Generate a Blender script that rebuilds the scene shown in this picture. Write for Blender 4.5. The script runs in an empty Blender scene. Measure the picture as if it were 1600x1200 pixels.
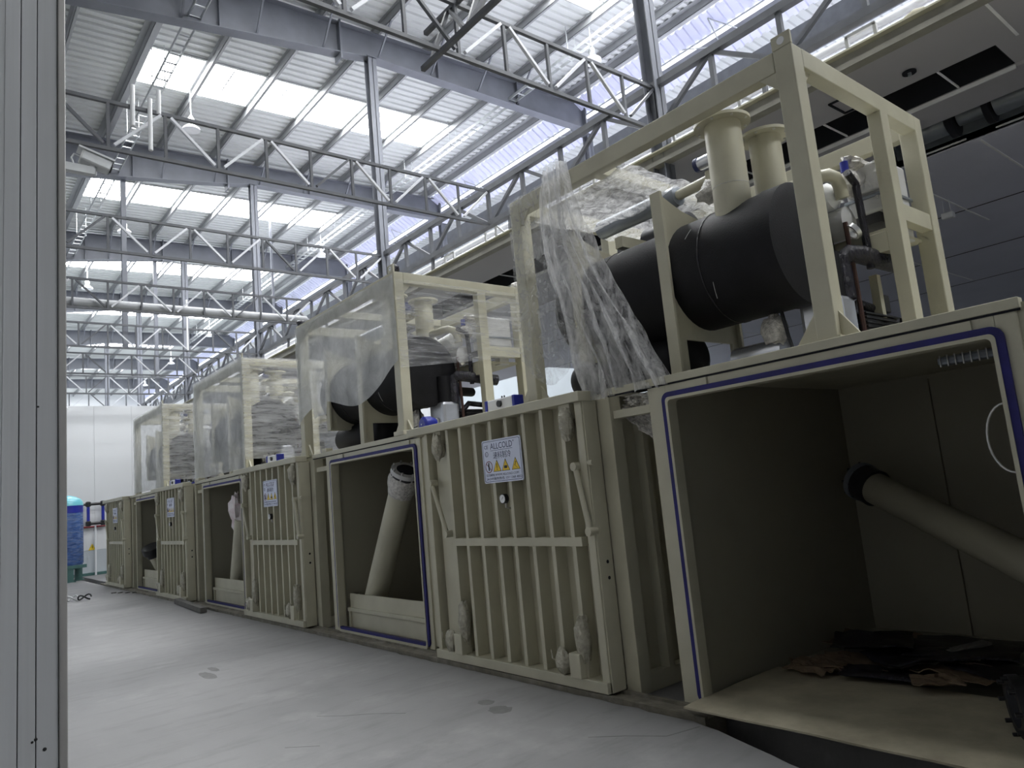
import bpy, bmesh, math, random
from mathutils import Vector, Matrix, noise
random.seed(7)
sc = bpy.context.scene
COL = sc.collection
PI = math.pi

# ------------------------------------------------------------------ camera
cam = bpy.data.cameras.new('camera'); cam.lens = 25.3125; cam.sensor_width = 36.0; cam.clip_end = 300
camo = bpy.data.objects.new('camera', cam); COL.objects.link(camo)
camo.matrix_world = Matrix(((0.77469143, -0.01910779, -0.6320507, 0.0),
                            (-0.62561063, -0.16858988, -0.76170125, 0.0),
                            (-0.09200292, 0.98550106, -0.14255917, 1.6),
                            (0, 0, 0, 1)))
sc.camera = camo
# ------------------------------------------------------------------ world, exposure
w = bpy.data.worlds.new('world'); sc.world = w; w.use_nodes = True
w.node_tree.nodes['Background'].inputs[0].default_value = (0.86, 0.92, 1.0, 1)
w.node_tree.nodes['Background'].inputs[1].default_value = 0.75
SKY_E = 18.0          # daylight seen through the translucent roof panels
sc.view_settings.view_transform = 'Standard'
sc.view_settings.look = 'None'
sc.view_settings.gamma = 1.0
sc.view_settings.exposure = 0.78
sc.view_settings.use_curve_mapping = False
sc.cycles.use_denoising = True
sc.cycles.max_bounces = 6
sc.cycles.diffuse_bounces = 4
sc.cycles.transparent_max_bounces = 14
sc.cycles.use_adaptive_sampling = True
sc.cycles.adaptive_threshold = 0.06
sc.cycles.adaptive_min_samples = 16
sc.cycles.sample_clamp_indirect = 6.0

# ------------------------------------------------------------------ materials
def nt(name):
    m = bpy.data.materials.new(name); m.use_nodes = True
    t = m.node_tree; b = t.nodes['Principled BSDF']
    return m, t, b
def N(t, kind, **kw):
    n = t.nodes.new(kind)
    for k, v in kw.items(): setattr(n, k, v)
    return n
def mat(name, c, rough=0.5, metal=0.0, var=0.12, scale=6.0, bump=0.0, bscale=60.0, stretch=(1, 1, 1), dirt=None, dirt_amt=0.4, dscale=2.0, spec=0.5):
    m, t, b = nt(name)
    tc = N(t, 'ShaderNodeTexCoord'); mp = N(t, 'ShaderNodeMapping'); mp.inputs['Scale'].default_value = stretch
    t.links.new(tc.outputs['Object'], mp.inputs['Vector'])
    n = N(t, 'ShaderNodeTexNoise'); n.inputs['Scale'].default_value = scale; n.inputs['Detail'].default_value = 6
    t.links.new(mp.outputs[0], n.inputs['Vector'])
    r = N(t, 'ShaderNodeValToRGB')
    r.color_ramp.elements[0].position = 0.3; r.color_ramp.elements[1].position = 0.7
    r.color_ramp.elements[0].color = (*[x * (1 - var) for x in c], 1)
    r.color_ramp.elements[1].color = (*[min(1, x * (1 + var)) for x in c], 1)
    t.links.new(n.outputs['Fac'], r.inputs[0])
    out = r.outputs[0]
    if dirt:
        n2 = N(t, 'ShaderNodeTexNoise'); n2.inputs['Scale'].default_value = dscale; n2.inputs['Detail'].default_value = 9; n2.inputs['Roughness'].default_value = 0.65
        t.links.new(mp.outputs[0], n2.inputs['Vector'])
        r2 = N(t, 'ShaderNodeValToRGB'); r2.color_ramp.elements[0].position = 0.45; r2.color_ramp.elements[1].position = 0.75
        r2.color_ramp.elements[1].color = (dirt_amt,) * 3 + (1,)
        t.links.new(n2.outputs['Fac'], r2.inputs[0])
        mx = N(t, 'ShaderNodeMixRGB'); mx.inputs[2].default_value = (*dirt, 1)
        t.links.new(r2.outputs[0], mx.inputs[0]); t.links.new(out, mx.inputs[1]); out = mx.outputs[0]
    t.links.new(out, b.inputs['Base Color'])
    b.inputs['Roughness'].default_value = rough; b.inputs['Metallic'].default_value = metal
    b.inputs['Specular IOR Level'].default_value = spec
    if bump:
        n3 = N(t, 'ShaderNodeTexNoise'); n3.inputs['Scale'].default_value = bscale; n3.inputs['Detail'].default_value = 5
        t.links.new(mp.outputs[0], n3.inputs['Vector'])
        bp = N(t, 'ShaderNodeBump'); bp.inputs['Strength'].default_value = bump; bp.inputs['Distance'].default_value = 0.02
        t.links.new(n3.outputs['Fac'], bp.inputs['Height']); t.links.new(bp.outputs[0], b.inputs['Normal'])
    return m
def emit(name, c, s, dirty=0.0):
    m = bpy.data.materials.new(name); m.use_nodes = True; t = m.node_tree; t.nodes.clear()
    o = N(t, 'ShaderNodeOutputMaterial'); e = N(t, 'ShaderNodeEmission'); e.inputs[1].default_value = s
    e.inputs[0].default_value = (*c, 1)
    if dirty:
        tc = N(t, 'ShaderNodeTexCoord'); mp = N(t, 'ShaderNodeMapping'); mp.inputs['Scale'].default_value = (0.5, 5, 1)
        n = N(t, 'ShaderNodeTexNoise'); n.inputs['Scale'].default_value = 1.5; n.inputs['Detail'].default_value = 8
        r = N(t, 'ShaderNodeValToRGB'); r.color_ramp.elements[0].position = 0.25; r.color_ramp.elements[1].position = 0.6
        r.color_ramp.elements[0].color = (*[x * (1 - dirty) for x in c], 1); r.color_ramp.elements[1].color = (*c, 1)
        t.links.new(tc.outputs['Object'], mp.inputs[0]); t.links.new(mp.outputs[0], n.inputs['Vector'])
        t.links.new(n.outputs['Fac'], r.inputs[0]); t.links.new(r.outputs[0], e.inputs[0])
    t.links.new(e.outputs[0], o.inputs[0]); return m
def film_mat(name, lo, hi, stretch, scale, tint=(0.86, 0.87, 0.88)):
    """clear stretch film: mostly transparent, whitish and shiny where it is creased"""
    m = bpy.data.materials.new(name); m.use_nodes = True; t = m.node_tree; t.nodes.clear()
    o = N(t, 'ShaderNodeOutputMaterial')
    tc = N(t, 'ShaderNodeTexCoord'); mp = N(t, 'ShaderNodeMapping'); mp.inputs['Scale'].default_value = stretch
    t.links.new(tc.outputs['Object'], mp.inputs[0])
    n = N(t, 'ShaderNodeTexNoise'); n.inputs['Scale'].default_value = scale; n.inputs['Detail'].default_value = 10; n.inputs['Roughness'].default_value = 0.7
    n.inputs['Distortion'].default_value = 0.6
    t.links.new(mp.outputs[0], n.inputs['Vector'])
    r = N(t, 'ShaderNodeValToRGB'); r.color_ramp.elements[0].position = 0.36; r.color_ramp.elements[1].position = 0.70
    r.color_ramp.elements[0].color = (lo,) * 3 + (1,); r.color_ramp.elements[1].color = (hi,) * 3 + (1,)
    t.links.new(n.outputs['Fac'], r.inputs[0])
    bp = N(t, 'ShaderNodeBump'); bp.inputs['Strength'].default_value = 0.9; bp.inputs['Distance'].default_value = 0.05
    t.links.new(n.outputs['Fac'], bp.inputs['Height'])
    tr = N(t, 'ShaderNodeBsdfTransparent'); tr.inputs[0].default_value = (0.97, 0.97, 0.97, 1)
    p = N(t, 'ShaderNodeBsdfPrincipled'); p.inputs['Base Color'].default_value = (*tint, 1); p.inputs['Roughness'].default_value = 0.22
    t.links.new(bp.outputs[0], p.inputs['Normal'])
    tl = N(t, 'ShaderNodeBsdfTranslucent'); tl.inputs[0].default_value = (*tint, 1)
    m1 = N(t, 'ShaderNodeMixShader'); m1.inputs[0].default_value = 0.4
    t.links.new(p.outputs[0], m1.inputs[1]); t.links.new(tl.outputs[0], m1.inputs[2])
    m2 = N(t, 'ShaderNodeMixShader')
    t.links.new(r.outputs[0], m2.inputs[0]); t.links.new(tr.outputs[0], m2.inputs[1]); t.links.new(m1.outputs[0], m2.inputs[2])
    t.links.new(m2.outputs[0], o.inputs[0]); return m

M = {}
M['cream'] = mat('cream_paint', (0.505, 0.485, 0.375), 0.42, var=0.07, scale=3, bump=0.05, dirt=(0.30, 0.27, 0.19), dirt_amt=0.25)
M['cream_shaded'] = mat('cream_paint_shaded', (0.31, 0.295, 0.23), 0.5, var=0.08, scale=2, dirt=(0.2, 0.18, 0.13), dirt_amt=0.3)  # cream paint copy with the inside shade put into its colour
M['rail'] = mat('dusty_rail', (0.17, 0.155, 0.12), 0.8, var=0.25, scale=9, bump=0.3, dirt=(0.34, 0.32, 0.29), dirt_amt=0.6, dscale=5)
M['seal'] = mat('blue_rubber', (0.010, 0.009, 0.13), 0.6, var=0.25, scale=14)
M['black'] = mat('black_foam', (0.008, 0.008, 0.010), 0.6, var=0.3, scale=5, bump=0.15, bscale=90, spec=0.25)
M['blackwrap'] = mat('black_film', (0.015, 0.014, 0.022), 0.22, var=0.4, scale=12, bump=0.8, bscale=30, stretch=(1, 4, 1))
M['blackiron'] = mat('black_iron', (0.02, 0.02, 0.023), 0.38, var=0.3, scale=12)
M['dark'] = mat('dark_void', (0.008, 0.009, 0.014), 0.9, var=0.1)
M['steel'] = mat('grey_steel', (0.24, 0.265, 0.30), 0.35, 0.35, var=0.12, scale=5)
M['galv'] = mat('galvanised_steel', (0.55, 0.57, 0.58), 0.4, 0.4, var=0.1, scale=8)
M['roofsteel'] = mat('painted_roof_steel', (0.17, 0.18, 0.207), 0.5, var=0.12, scale=2)
M['purlin'] = mat('purlin_zinc', (0.36, 0.37, 0.38), 0.45, 0.1, var=0.08, scale=2)
M['trussdark'] = mat('truss_paint', (0.11, 0.116, 0.128), 0.5, var=0.15, scale=4)
M['trusslight'] = mat('bare_angle_steel', (0.62, 0.63, 0.66), 0.45, 0.15, var=0.1, scale=6)
M['sheet'] = mat('roof_sheet', (0.64, 0.66, 0.645), 0.45, 0.0, var=0.05, scale=0.6)
M['bluesheet'] = mat('blue_roof_sheet', (0.74, 0.76, 0.95), 0.4, 0.0, var=0.07, scale=0.5)
M['sky'] = emit('daylight_panel', (0.97, 0.985, 1.0), SKY_E, 0.22)
M['slot'] = emit('emissive_strip', (0.93, 0.97, 1.0), 4.0)
M['skyframe'] = mat('skylight_frame', (0.35, 0.36, 0.36), 0.5)
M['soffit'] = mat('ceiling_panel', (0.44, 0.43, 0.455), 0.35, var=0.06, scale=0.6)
M['soffit_lit'] = mat('bluish_ceiling_panel_lit', (0.74, 0.74, 0.84), 0.4, var=0.05, scale=0.6)  # lighter copy of the ceiling panel, missing light put into its colour
M['soffitseam'] = mat('panel_seam', (0.95, 0.95, 0.97), 0.5)
M['olive'] = mat('edge_channel', (0.30, 0.29, 0.25), 0.5, var=0.12)
M['white'] = mat('white_paint', (0.82, 0.83, 0.84), 0.35, var=0.04)
M['whitewall'] = mat('white_panel', (0.72, 0.735, 0.75), 0.4, var=0.03, scale=0.4)
M['dado'] = mat('grey_dado', (0.46, 0.50, 0.53), 0.45, var=0.06, scale=0.6)
M['greywall'] = mat('grey_panel', (0.56, 0.575, 0.585), 0.42, 0.0, var=0.05, scale=1.2, stretch=(14, 1, 0.25), dirt=(0.2, 0.2, 0.2), dirt_amt=0.15)
M['trim'] = mat('steel_trim', (0.46, 0.45, 0.43), 0.4, 0.3, var=0.18, scale=2, stretch=(6, 6, 1))
M['bolt'] = mat('zinc_bolt', (0.6, 0.6, 0.6), 0.3, 0.8)
M['compr'] = mat('light_grey_casting', (0.56, 0.56, 0.56), 0.45, var=0.06, bump=0.05)
M['blue'] = mat('blue_paint', (0.02, 0.03, 0.30), 0.35, var=0.12)
M['alu'] = mat('aluminium', (0.66, 0.68, 0.74), 0.25, 0.7, var=0.05)
M['copper'] = mat('copper_pipe', (0.07, 0.035, 0.028), 0.5, 0.3)
M['tankblue'] = mat('wrapped_blue_tank', (0.05, 0.11, 0.30), 0.25, var=0.35, scale=5, bump=0.5, bscale=14, stretch=(1, 1, 4), dirt=(0.5, 0.55, 0.65), dirt_amt=0.35, dscale=6)
M['tanktop'] = mat('cyan_tank_head', (0.16, 0.50, 0.58), 0.3, var=0.1)
M['green'] = mat('green_paint', (0.06, 0.14, 0.13), 0.5, var=0.15)
M['red'] = mat('red_pipe', (0.30, 0.03, 0.04), 0.4)
M['yellow'] = mat('yellow_print', (0.85, 0.60, 0.03), 0.4, var=0.05)
M['blackprint'] = mat('black_print', (0.012, 0.012, 0.012), 0.5)
M['navyprint'] = mat('navy_print', (0.02, 0.03, 0.11), 0.5)
M['redprint'] = mat('dark_red_print', (0.17, 0.02, 0.03), 0.5)
M['plate'] = mat('sign_plate', (0.66, 0.70, 0.84), 0.3, 0.15, var=0.04)
M['glass'] = mat('gauge_face', (0.85, 0.86, 0.88), 0.15, var=0.02)
M['board'] = mat('dusty_board', (0.46, 0.42, 0.31), 0.7, var=0.15, scale=4, dirt=(0.24, 0.21, 0.15), dirt_amt=0.6, dscale=3, bump=0.1)
M['card'] = mat('cardboard', (0.16, 0.115, 0.075), 0.9, var=0.25, scale=8, bump=0.2)
M['timber'] = mat('dirty_timber', (0.13, 0.125, 0.115), 0.85, var=0.3, scale=6, stretch=(1, 8, 1), bump=0.3)
M['bag'] = mat('pink_white_bag', (0.80, 0.74, 0.74), 0.5, var=0.08, scale=9, bump=0.7, bscale=18, dirt=(0.55, 0.16, 0.25), dirt_amt=0.45, dscale=7)
M['crumple'] = mat('crumpled_film', (0.62, 0.60, 0.57), 0.25, var=0.3, scale=30, bump=1.0, bscale=45)
M['creamfilm'] = mat('film_over_cream', (0.42, 0.40, 0.32), 0.25, var=0.2, scale=22, bump=0.8, bscale=40)
M['film'] = film_mat('clear_film_drape', 0.16, 0.85, (5, 5, 1.2), 3.0, (0.96, 0.96, 0.97))
M['film_thin'] = film_mat('clear_film_thin', 0.05, 0.50, (3, 3, 2.2), 3.2)
M['film_wrap'] = film_mat('clear_film_wrapped', 0.14, 0.62, (1.0, 1.0, 8.0), 2.0, (0.88, 0.89, 0.91))
M['film_clear'] = film_mat('clear_film_taut', 0.05, 0.42, (1.0, 1.0, 9.0), 1.8, (0.92, 0.93, 0.96))
M['film_front'] = film_mat('clear_film_front', 0.44, 0.70, (1.5, 1.5, 1.5), 1.6, (0.84, 0.86, 0.87))
# concrete
def concrete():
    m, t, b = nt('concrete_floor')
    tc = N(t, 'ShaderNodeTexCoord')
    def noi(s, d, st=(1, 1, 1), rgh=0.6):
        mp = N(t, 'ShaderNodeMapping'); mp.inputs['Scale'].default_value = st; t.links.new(tc.outputs['Object'], mp.inputs[0])
        n = N(t, 'ShaderNodeTexNoise'); n.inputs['Scale'].default_value = s; n.inputs['Detail'].default_value = d; n.inputs['Roughness'].default_value = rgh
        t.links.new(mp.outputs[0], n.inputs['Vector']); return n
    a = noi(0.5, 8, (1, 0.6, 1)); r = N(t, 'ShaderNodeValToRGB')
    r.color_ramp.elements[0].position = 0.3; r.color_ramp.elements[1].position = 0.72
    r.color_ramp.elements[0].color = (0.165, 0.164, 0.168, 1); r.color_ramp.elements[1].color = (0.245, 0.242, 0.243, 1)
    t.links.new(a.outputs['Fac'], r.inputs[0])
    c = noi(2.2, 10, (0.6, 2.2, 1), 0.7); r2 = N(t, 'ShaderNodeValToRGB')
    r2.color_ramp.elements[0].position = 0.50; r2.color_ramp.elements[1].position = 0.74
    r2.color_ramp.elements[0].color = (0, 0, 0, 1); r2.color_ramp.elements[1].color = (0.55, 0.55, 0.55, 1)
    t.links.new(c.outputs['Fac'], r2.inputs[0])
    mx = N(t, 'ShaderNodeMixRGB'); mx.inputs[2].default_value = (0.10, 0.10, 0.099, 1)
    t.links.new(r2.outputs[0], mx.inputs[0]); t.links.new(r.outputs[0], mx.inputs[1])
    d = noi(1.1, 9, (1, 1, 1), 0.65); r3 = N(t, 'ShaderNodeValToRGB')
    r3.color_ramp.elements[0].position = 0.55; r3.color_ramp.elements[1].position = 0.7
    r3.color_ramp.elements[0].color = (0, 0, 0, 1); r3.color_ramp.elements[1].color = (0.5, 0.5, 0.5, 1)
    t.links.new(d.outputs['Fac'], r3.inputs[0])
    mx2 = N(t, 'ShaderNodeMixRGB'); mx2.inputs[2].default_value = (0.31, 0.306, 0.303, 1)
    t.links.new(r3.outputs[0], mx2.inputs[0]); t.links.new(mx.outputs[0], mx2.inputs[1])
    t.links.new(mx2.outputs[0], b.inputs['Base Color'])
    b.inputs['Roughness'].default_value = 0.55
    bp = N(t, 'ShaderNodeBump'); bp.inputs['Strength'].default_value = 0.12; bp.inputs['Distance'].default_value = 0.02
    t.links.new(c.outputs['Fac'], bp.inputs['Height']); t.links.new(bp.outputs[0], b.inputs['Normal'])
    return m
M['concrete'] = concrete()
M['stainmark'] = mat('damp_concrete', (0.125, 0.123, 0.122), 0.6, var=0.2, scale=12)

# ------------------------------------------------------------------ mesh builder
class MB:
    def __init__(s): s.v = []; s.f = []
    def box(s, x0, x1, y0, y1, z0, z1):
        b = len(s.v)
        s.v += [(x0, y0, z0), (x1, y0, z0), (x1, y1, z0), (x0, y1, z0), (x0, y0, z1), (x1, y0, z1), (x1, y1, z1), (x0, y1, z1)]
        s.f += [(b, b+3, b+2, b+1), (b+4, b+5, b+6, b+7), (b, b+1, b+5, b+4), (b+1, b+2, b+6, b+5), (b+2, b+3, b+7, b+6), (b+3, b, b+4, b+7)]
        return s
    def frame(s, p, q, up=(0, 0, 1)):
        p = Vector(p); q = Vector(q); d = (q - p).normalized(); u = Vector(up)
        if abs(d.dot(u)) > 0.98: u = Vector((0, 1, 0)) if abs(d.y) < .9 else Vector((1, 0, 0))
        a = d.cross(u).normalized(); c = a.cross(d).normalized(); return p, q, d, a, c
    def bar(s, p, q, w, h=None, up=(0, 0, 1)):
        h = h or w; p, q, d, a, c = s.frame(p, q, up); b = len(s.v)
        for o in (p, q):
            for (i, j) in ((-1, -1), (1, -1), (1, 1), (-1, 1)): s.v.append(tuple(o + a * (i * w / 2) + c * (j * h / 2)))
        s.f += [(b+3, b+2, b+1, b), (b+4, b+5, b+6, b+7)] + [(b+k, b+(k+1) % 4, b+4+(k+1) % 4, b+4+k) for k in range(4)]
        return s
    def lathe(s, p, q, prof, n=20):
        """prof: list of (t along p->q in metres, radius)"""
        p, q, d, a, c = s.frame(p, q); b = len(s.v); m = len(prof)
        for (t, r) in prof:
            for k in range(n):
                an = 2 * PI * k / n; s.v.append(tuple(p + d * t + (a * math.cos(an) + c * math.sin(an)) * r))
        for i in range(m - 1):
            for k in range(n):
                k2 = (k + 1) % n; s.f.append((b+i*n+k, b+i*n+k2, b+(i+1)*n+k2, b+(i+1)*n+k))
        if prof[0][1] > 1e-4: s.f.append(tuple(b+k for k in reversed(range(n))))
        if prof[-1][1] > 1e-4: s.f.append(tuple(b+(m-1)*n+k for k in range(n)))
        return s
    def cyl(s, p, q, r, n=16, r2=None):
        L = (Vector(q) - Vector(p)).length
        return s.lathe(p, q, [(0, r), (L, r if r2 is None else r2)], n)
    def tube(s, pts, r, n=10):
        pts = [Vector(p) for p in pts]; b = len(s.v); prev = None
        for i, p in enumerate(pts):
            d = (pts[min(i+1, len(pts)-1)] - pts[max(i-1, 0)]).normalized()
            u = prev if prev is not None else (Vector((0, 0, 1)) if abs(d.z) < .9 else Vector((1, 0, 0)))
            a = (u - d * u.dot(d)).normalized(); prev = a; c = d.cross(a)
            for k in range(n):
                an = 2 * PI * k / n; s.v.append(tuple(p + (a * math.cos(an) + c * math.sin(an)) * r))
        for i in range(len(pts) - 1):
            for k in range(n):
                k2 = (k + 1) % n; s.f.append((b+i*n+k, b+i*n+k2, b+(i+1)*n+k2, b+(i+1)*n+k))
        s.f.append(tuple(b+k for k in reversed(range(n)))); s.f.append(tuple(b+(len(pts)-1)*n+k for k in range(n)))
        return s
    def ring(s, p, q, r0, r1, n=24):
        """washer from p to q with inner radius r0, outer r1"""
        L = (Vector(q) - Vector(p)).length
        pp, qq, d, a, c = s.frame(p, q); b = len(s.v)
        for (t, r) in ((0, r0), (0, r1), (L, r1), (L, r0)):
            for k in range(n):
                an = 2 * PI * k / n; s.v.append(tuple(pp + d * t + (a * math.cos(an) + c * math.sin(an)) * r))
        for i in range(4):
            for k in range(n):
                k2 = (k+1) % n; j = (i+1) % 4; s.f.append((b+i*n+k, b+i*n+k2, b+j*n+k2, b+j*n+k))
        return s
    def prism(s, poly, ax, t0, t1):
        """poly in the two other axes (x,z for ax=1; y,z for ax=0; x,y for ax=2)"""
        b = len(s.v); n = len(poly)
        for t in (t0, t1):
            for (u, v) in poly:
                s.v.append((t, u, v) if ax == 0 else (u, t, v) if ax == 1 else (u, v, t))
        s.f.append(tuple(b+k for k in range(n))); s.f.append(tuple(b+n+k for k in reversed(range(n))))
        for k in range(n): s.f.append((b+k, b+n+k, b+n+(k+1) % n, b+(k+1) % n))
        return s
    def grid(s, fn, nu, nv):
        b = len(s.v)
        for j in range(nv + 1):
            for i in range(nu + 1): s.v.append(tuple(fn(i / nu, j / nv)))
        for j in range(nv):
            for i in range(nu):
                k = b + j * (nu + 1) + i; s.f.append((k, k+1, k+nu+2, k+nu+1))
        return s
    def build(s, name, m, parent=None, off=None, smooth=False, bevel=0.0, fix=True):
        o = Vector(off) if off is not None else Vector((0, 0, 0))
        me = bpy.data.meshes.new(name)
        me.from_pydata([(x-o.x, y-o.y, z-o.z) for (x, y, z) in s.v], [], s.f)
        if fix:
            bm = bmesh.new(); bm.from_mesh(me); bmesh.ops.recalc_face_normals(bm, faces=bm.faces); bm.to_mesh(me); bm.free()
        me.materials.append(M[m] if isinstance(m, str) else m)
        ob = bpy.data.objects.new(name, me); COL.objects.link(ob)
        if smooth:
            for p in me.polygons: p.use_smooth = True
            try: me.set_sharp_from_angle(angle=math.radians(38))
            except Exception: pass
        if bevel:
            md = ob.modifiers.new('bevel', 'BEVEL'); md.width = bevel; md.segments = 2; md.limit_method = 'ANGLE'
        if parent is not None: ob.parent = parent
        return ob

def tag(o, label=None, cat=None, group=None, kind=None):
    if label: o['label'] = label
    if cat: o['category'] = cat
    if group: o['group'] = group
    if kind: o['kind'] = kind
    return o
def empty(name, loc, label, cat, group=None):
    o = bpy.data.objects.new(name, None); o.empty_display_size = 0.2; COL.objects.link(o); o.location = loc
    return tag(o, label, cat, group)
def copy_tree(o, parent=None):
    c = o.copy(); COL.objects.link(c); c.parent = parent
    for ch in list(o.children): copy_tree(ch, c)
    return c
def B(*a): return MB().box(*a)
def nz(x, y, z): return noise.noise(Vector((x, y, z)))
ORD = ['nearest', 'second', 'third', 'fourth', 'fifth', 'sixth', 'seventh', 'eighth', 'ninth', 'tenth', 'eleventh', 'twelfth', 'thirteenth', 'fourteenth']

# =================================================================== SETTING
# ---- floor: concrete slab with a ragged edge in front of the row, pit below
edge = []
y = -22.0
while y < 31.0:
    base = 3.905 if y > 3.12 else (3.905 - 0.29 * min(1, (3.12 - y) / .85))
    edge.append((base + 0.022 * nz(y * 5, 1, 0) + 0.015 * nz(y * 17, 3, 0), y)); y += 0.12
m = MB(); poly = edge + [(3.93, 31), (-11, 31), (-11, -22)]
m.prism(poly, 2, -0.379, 0.0)
fl = m.build('floor', 'concrete'); tag(fl, kind='structure')
def floor_mark(name, pts, m_, w_=None):
    mb = MB()
    if w_:
        for a, b_ in zip(pts[:-1], pts[1:]): mb.bar((a[0], a[1], .0004), (b_[0], b_[1], .0004), w_, .0012)
    else:
        n = 18; c, r = pts
        mb.prism([(c[0] + r[0] * (1 + .35 * nz(math.cos(2 * PI * k / n) * 2 + c[1], math.sin(2 * PI * k / n) * 2, 1)) * math.cos(2 * PI * k / n), c[1] + r[1] * (1 + .35 * nz(math.cos(2 * PI * k / n) * 2 + c[1], math.sin(2 * PI * k / n) * 2, 5)) * math.sin(2 * PI * k / n)) for k in range(n)], 2, 0.0, .0008)
    mb.build(name, m_, fl)
for c, r in (((3.33, 4.50), (.085, .10)), ((3.38, 4.74), (.06, .07)), ((2.30, 8.05), (.06, .22)), ((2.43, 8.30), (.04, .14))): floor_mark('stain', (c, r), 'stainmark')
floor_mark('crack', [(2.40, 5.62), (2.52, 5.45), (2.70, 5.28), (2.86, 5.06)], 'stainmark', .006)
floor_mark('crack', [(3.30, 3.55), (3.45, 3.38), (3.60, 3.16), (3.85, 3.10)], 'stainmark', .007)
floor_mark('crack', [(1.95, 5.12), (2.12, 4.94)], 'stainmark', .006)
tag(B(3.0, 27, -22, 31, -0.42, -0.38).build('floor_pit', 'rail'), kind='structure')
tag(B(4.2, 27, -22, 31, -0.37, -0.005).build('floor_slab', 'concrete'), kind='structure')

# ---- grey insulated panel wall at the left, ends in a steel corner trim
wl = B(-3.0, 0.300, 2.43, 7.0, -0.05, 7.5).build('wall_left', 'greywall'); tag(wl, kind='structure')
xs = [-0.45, -0.03, 0.205, 0.246, 0.2985]
for i in range(len(xs) - 1):
    MB().box(xs[i] + 0.0012, xs[i+1] - 0.0012, 2.40, 2.435, -0.02, 7.5).build('panel', 'greywall', wl, bevel=0.0012)
for x in (0.012, 0.05, 0.09, 0.13, 0.168):
    MB().box(x - 0.0015, x + 0.0015, 2.3985, 2.402, -0.02, 7.5).build('rib', 'greywall', wl)
tr = MB().box(0.2985, 0.3185, 2.392, 2.47, -0.02, 7.5).box(0.30, 0.3185, 2.47, 7.0, -0.02, 7.5).build('trim_1', 'trim', bevel=0.003); tag(tr, kind='structure')
for (x, z, r) in ((0.238, 1.055, .0035), (0.246, 1.06, .0045), (0.266, 1.03, .005), (0.262, .965, .0028), (0.253, .915, .004), (0.25, 1.95, .003)):
    MB().lathe((x, 2.3995, z), (x, 2.397, z), [(0, r), (.001, r * .8), (.0015, 0.0)], 7).build('stain', 'blackprint', wl)

# ---- far white partition wall with grey dado
fw = B(-6, 26, 28.6, 28.75, 0, 5.8).build('wall_far', 'whitewall'); tag(fw, kind='structure')
for i in range(27):
    x = -6 + i * 1.18
    B(x + .004, x + 1.176, 28.58, 28.6, 0.84, 5.79).build('panel', 'whitewall', fw)
B(-6, 26, 28.57, 28.6, 0, 0.83).build('dado', 'dado', fw)
tag(B(-6, 26, 28.54, 28.57, 0, 0.09).build('baseboard_far', 'green'), kind='structure')
tag(B(26, 26.2, -22, 40, 0, 12).build('wall_right', 'dado'), kind='structure')

tag(MB().box(-11.2, -11, -22, 66, -.12, 7.0).box(-11.2, -11, -22, 9, 7.0, 11.6).build('wall_side', 'whitewall'), kind='structure')  # unseen wall, its far upper part left open to admit sky light
tag(B(-11.2, 26.2, 66, 66.2, -.12, 12.4).build('wall_end', 'whitewall'), kind='structure')
tag(B(-11.2, 26.2, -22.2, -22, -.12, 12.2).build('wall_back', 'whitewall'), kind='structure')
# ---- suspended insulated ceiling at the right of the column line
ZC = 5.65
cl = MB()
cl.box(7.6, 8.5, -4, 28.5, ZC, ZC + .1); cl.box(8.5, 9.12, -4, 1.95, ZC, ZC + .1); cl.box(8.5, 9.12, 13.2, 28.5, ZC, ZC + .1)
cl.box(9.12, 9.75, -4, 28.5, ZC - .04, ZC + .1)
cl.box(9.75, 10.85, -4, 1.9, ZC, ZC + .1); cl.box(9.75, 10.85, 3.9, 28.5, ZC, ZC + .1)
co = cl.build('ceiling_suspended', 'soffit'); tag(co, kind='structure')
tag(MB().box(10.85, 16.8, -4, 28.5, ZC - .02, ZC + .1).box(16.8, 26, -4, 18.2, ZC - .02, ZC + .1).build('ceiling_inner', 'soffit_lit'), kind='structure')
MB().box(8.5, 9.12, 1.95, 13.2, ZC + .62, ZC + .66).box(8.502, 8.515, 1.95, 13.2, ZC + .012, ZC + .66).box(9.105, 9.118, 1.95, 13.2, ZC + .0, ZC + .66).box(8.5, 9.12, 1.952, 1.965, ZC + .012, ZC + .66).box(8.5, 9.12, 13.2, 13.22, ZC + .1, ZC + .66).build('slot_void', 'dark', co)  # walls coloured near black to put deep shade into the slot
for k in range(9):
    y = 2.50 + 1.3 * k
    B(8.5, 9.12, y, y + .018, ZC - .005, ZC + .012).build('slot_divider', 'soffitseam', co)
B(9.10, 9.125, 1.95, 13.2, ZC - .06, ZC - .02).build('slot_lip', 'soffitseam', co)
for x0, x1, yy in ((7.6, 8.5, 1.74), (10.9, 13.4, 2.86), (11.2, 15.0, 4.05), (15.2, 20, 6.0), (15.2, 20, 3.2), (11.2, 20, 8.4), (11.2, 20, 12.0)):
    B(x0, x1, yy, yy + .026, ZC - .03 if x0 > 9 else ZC - .006, ZC).build('seam', 'soffitseam', co)
for x in (13.9, 20.2, 17.0):
    B(x, x + .03, -4, 18, ZC - .025, ZC - .0).build('seam', 'dark', co)
# edge channel of the suspended ceiling
ec = empty('ceiling_edge_channel', (7.6, -4, ZC), 'long cream and dark edge channel along the lip of the suspended ceiling', 'channel')
off = (7.6, -4, ZC)
B(7.50, 7.60, -4, 28.4, ZC + .05, ZC + .145).build('web', 'olive', ec, off)
B(7.42, 7.60, -4, 28.4, ZC + .145, ZC + .165).build('top_flange', 'cream', ec, off)
B(7.46, 7.60, -4, 28.4, ZC - .01, ZC + .05).build('bottom_flange', 'olive', ec, off)
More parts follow.
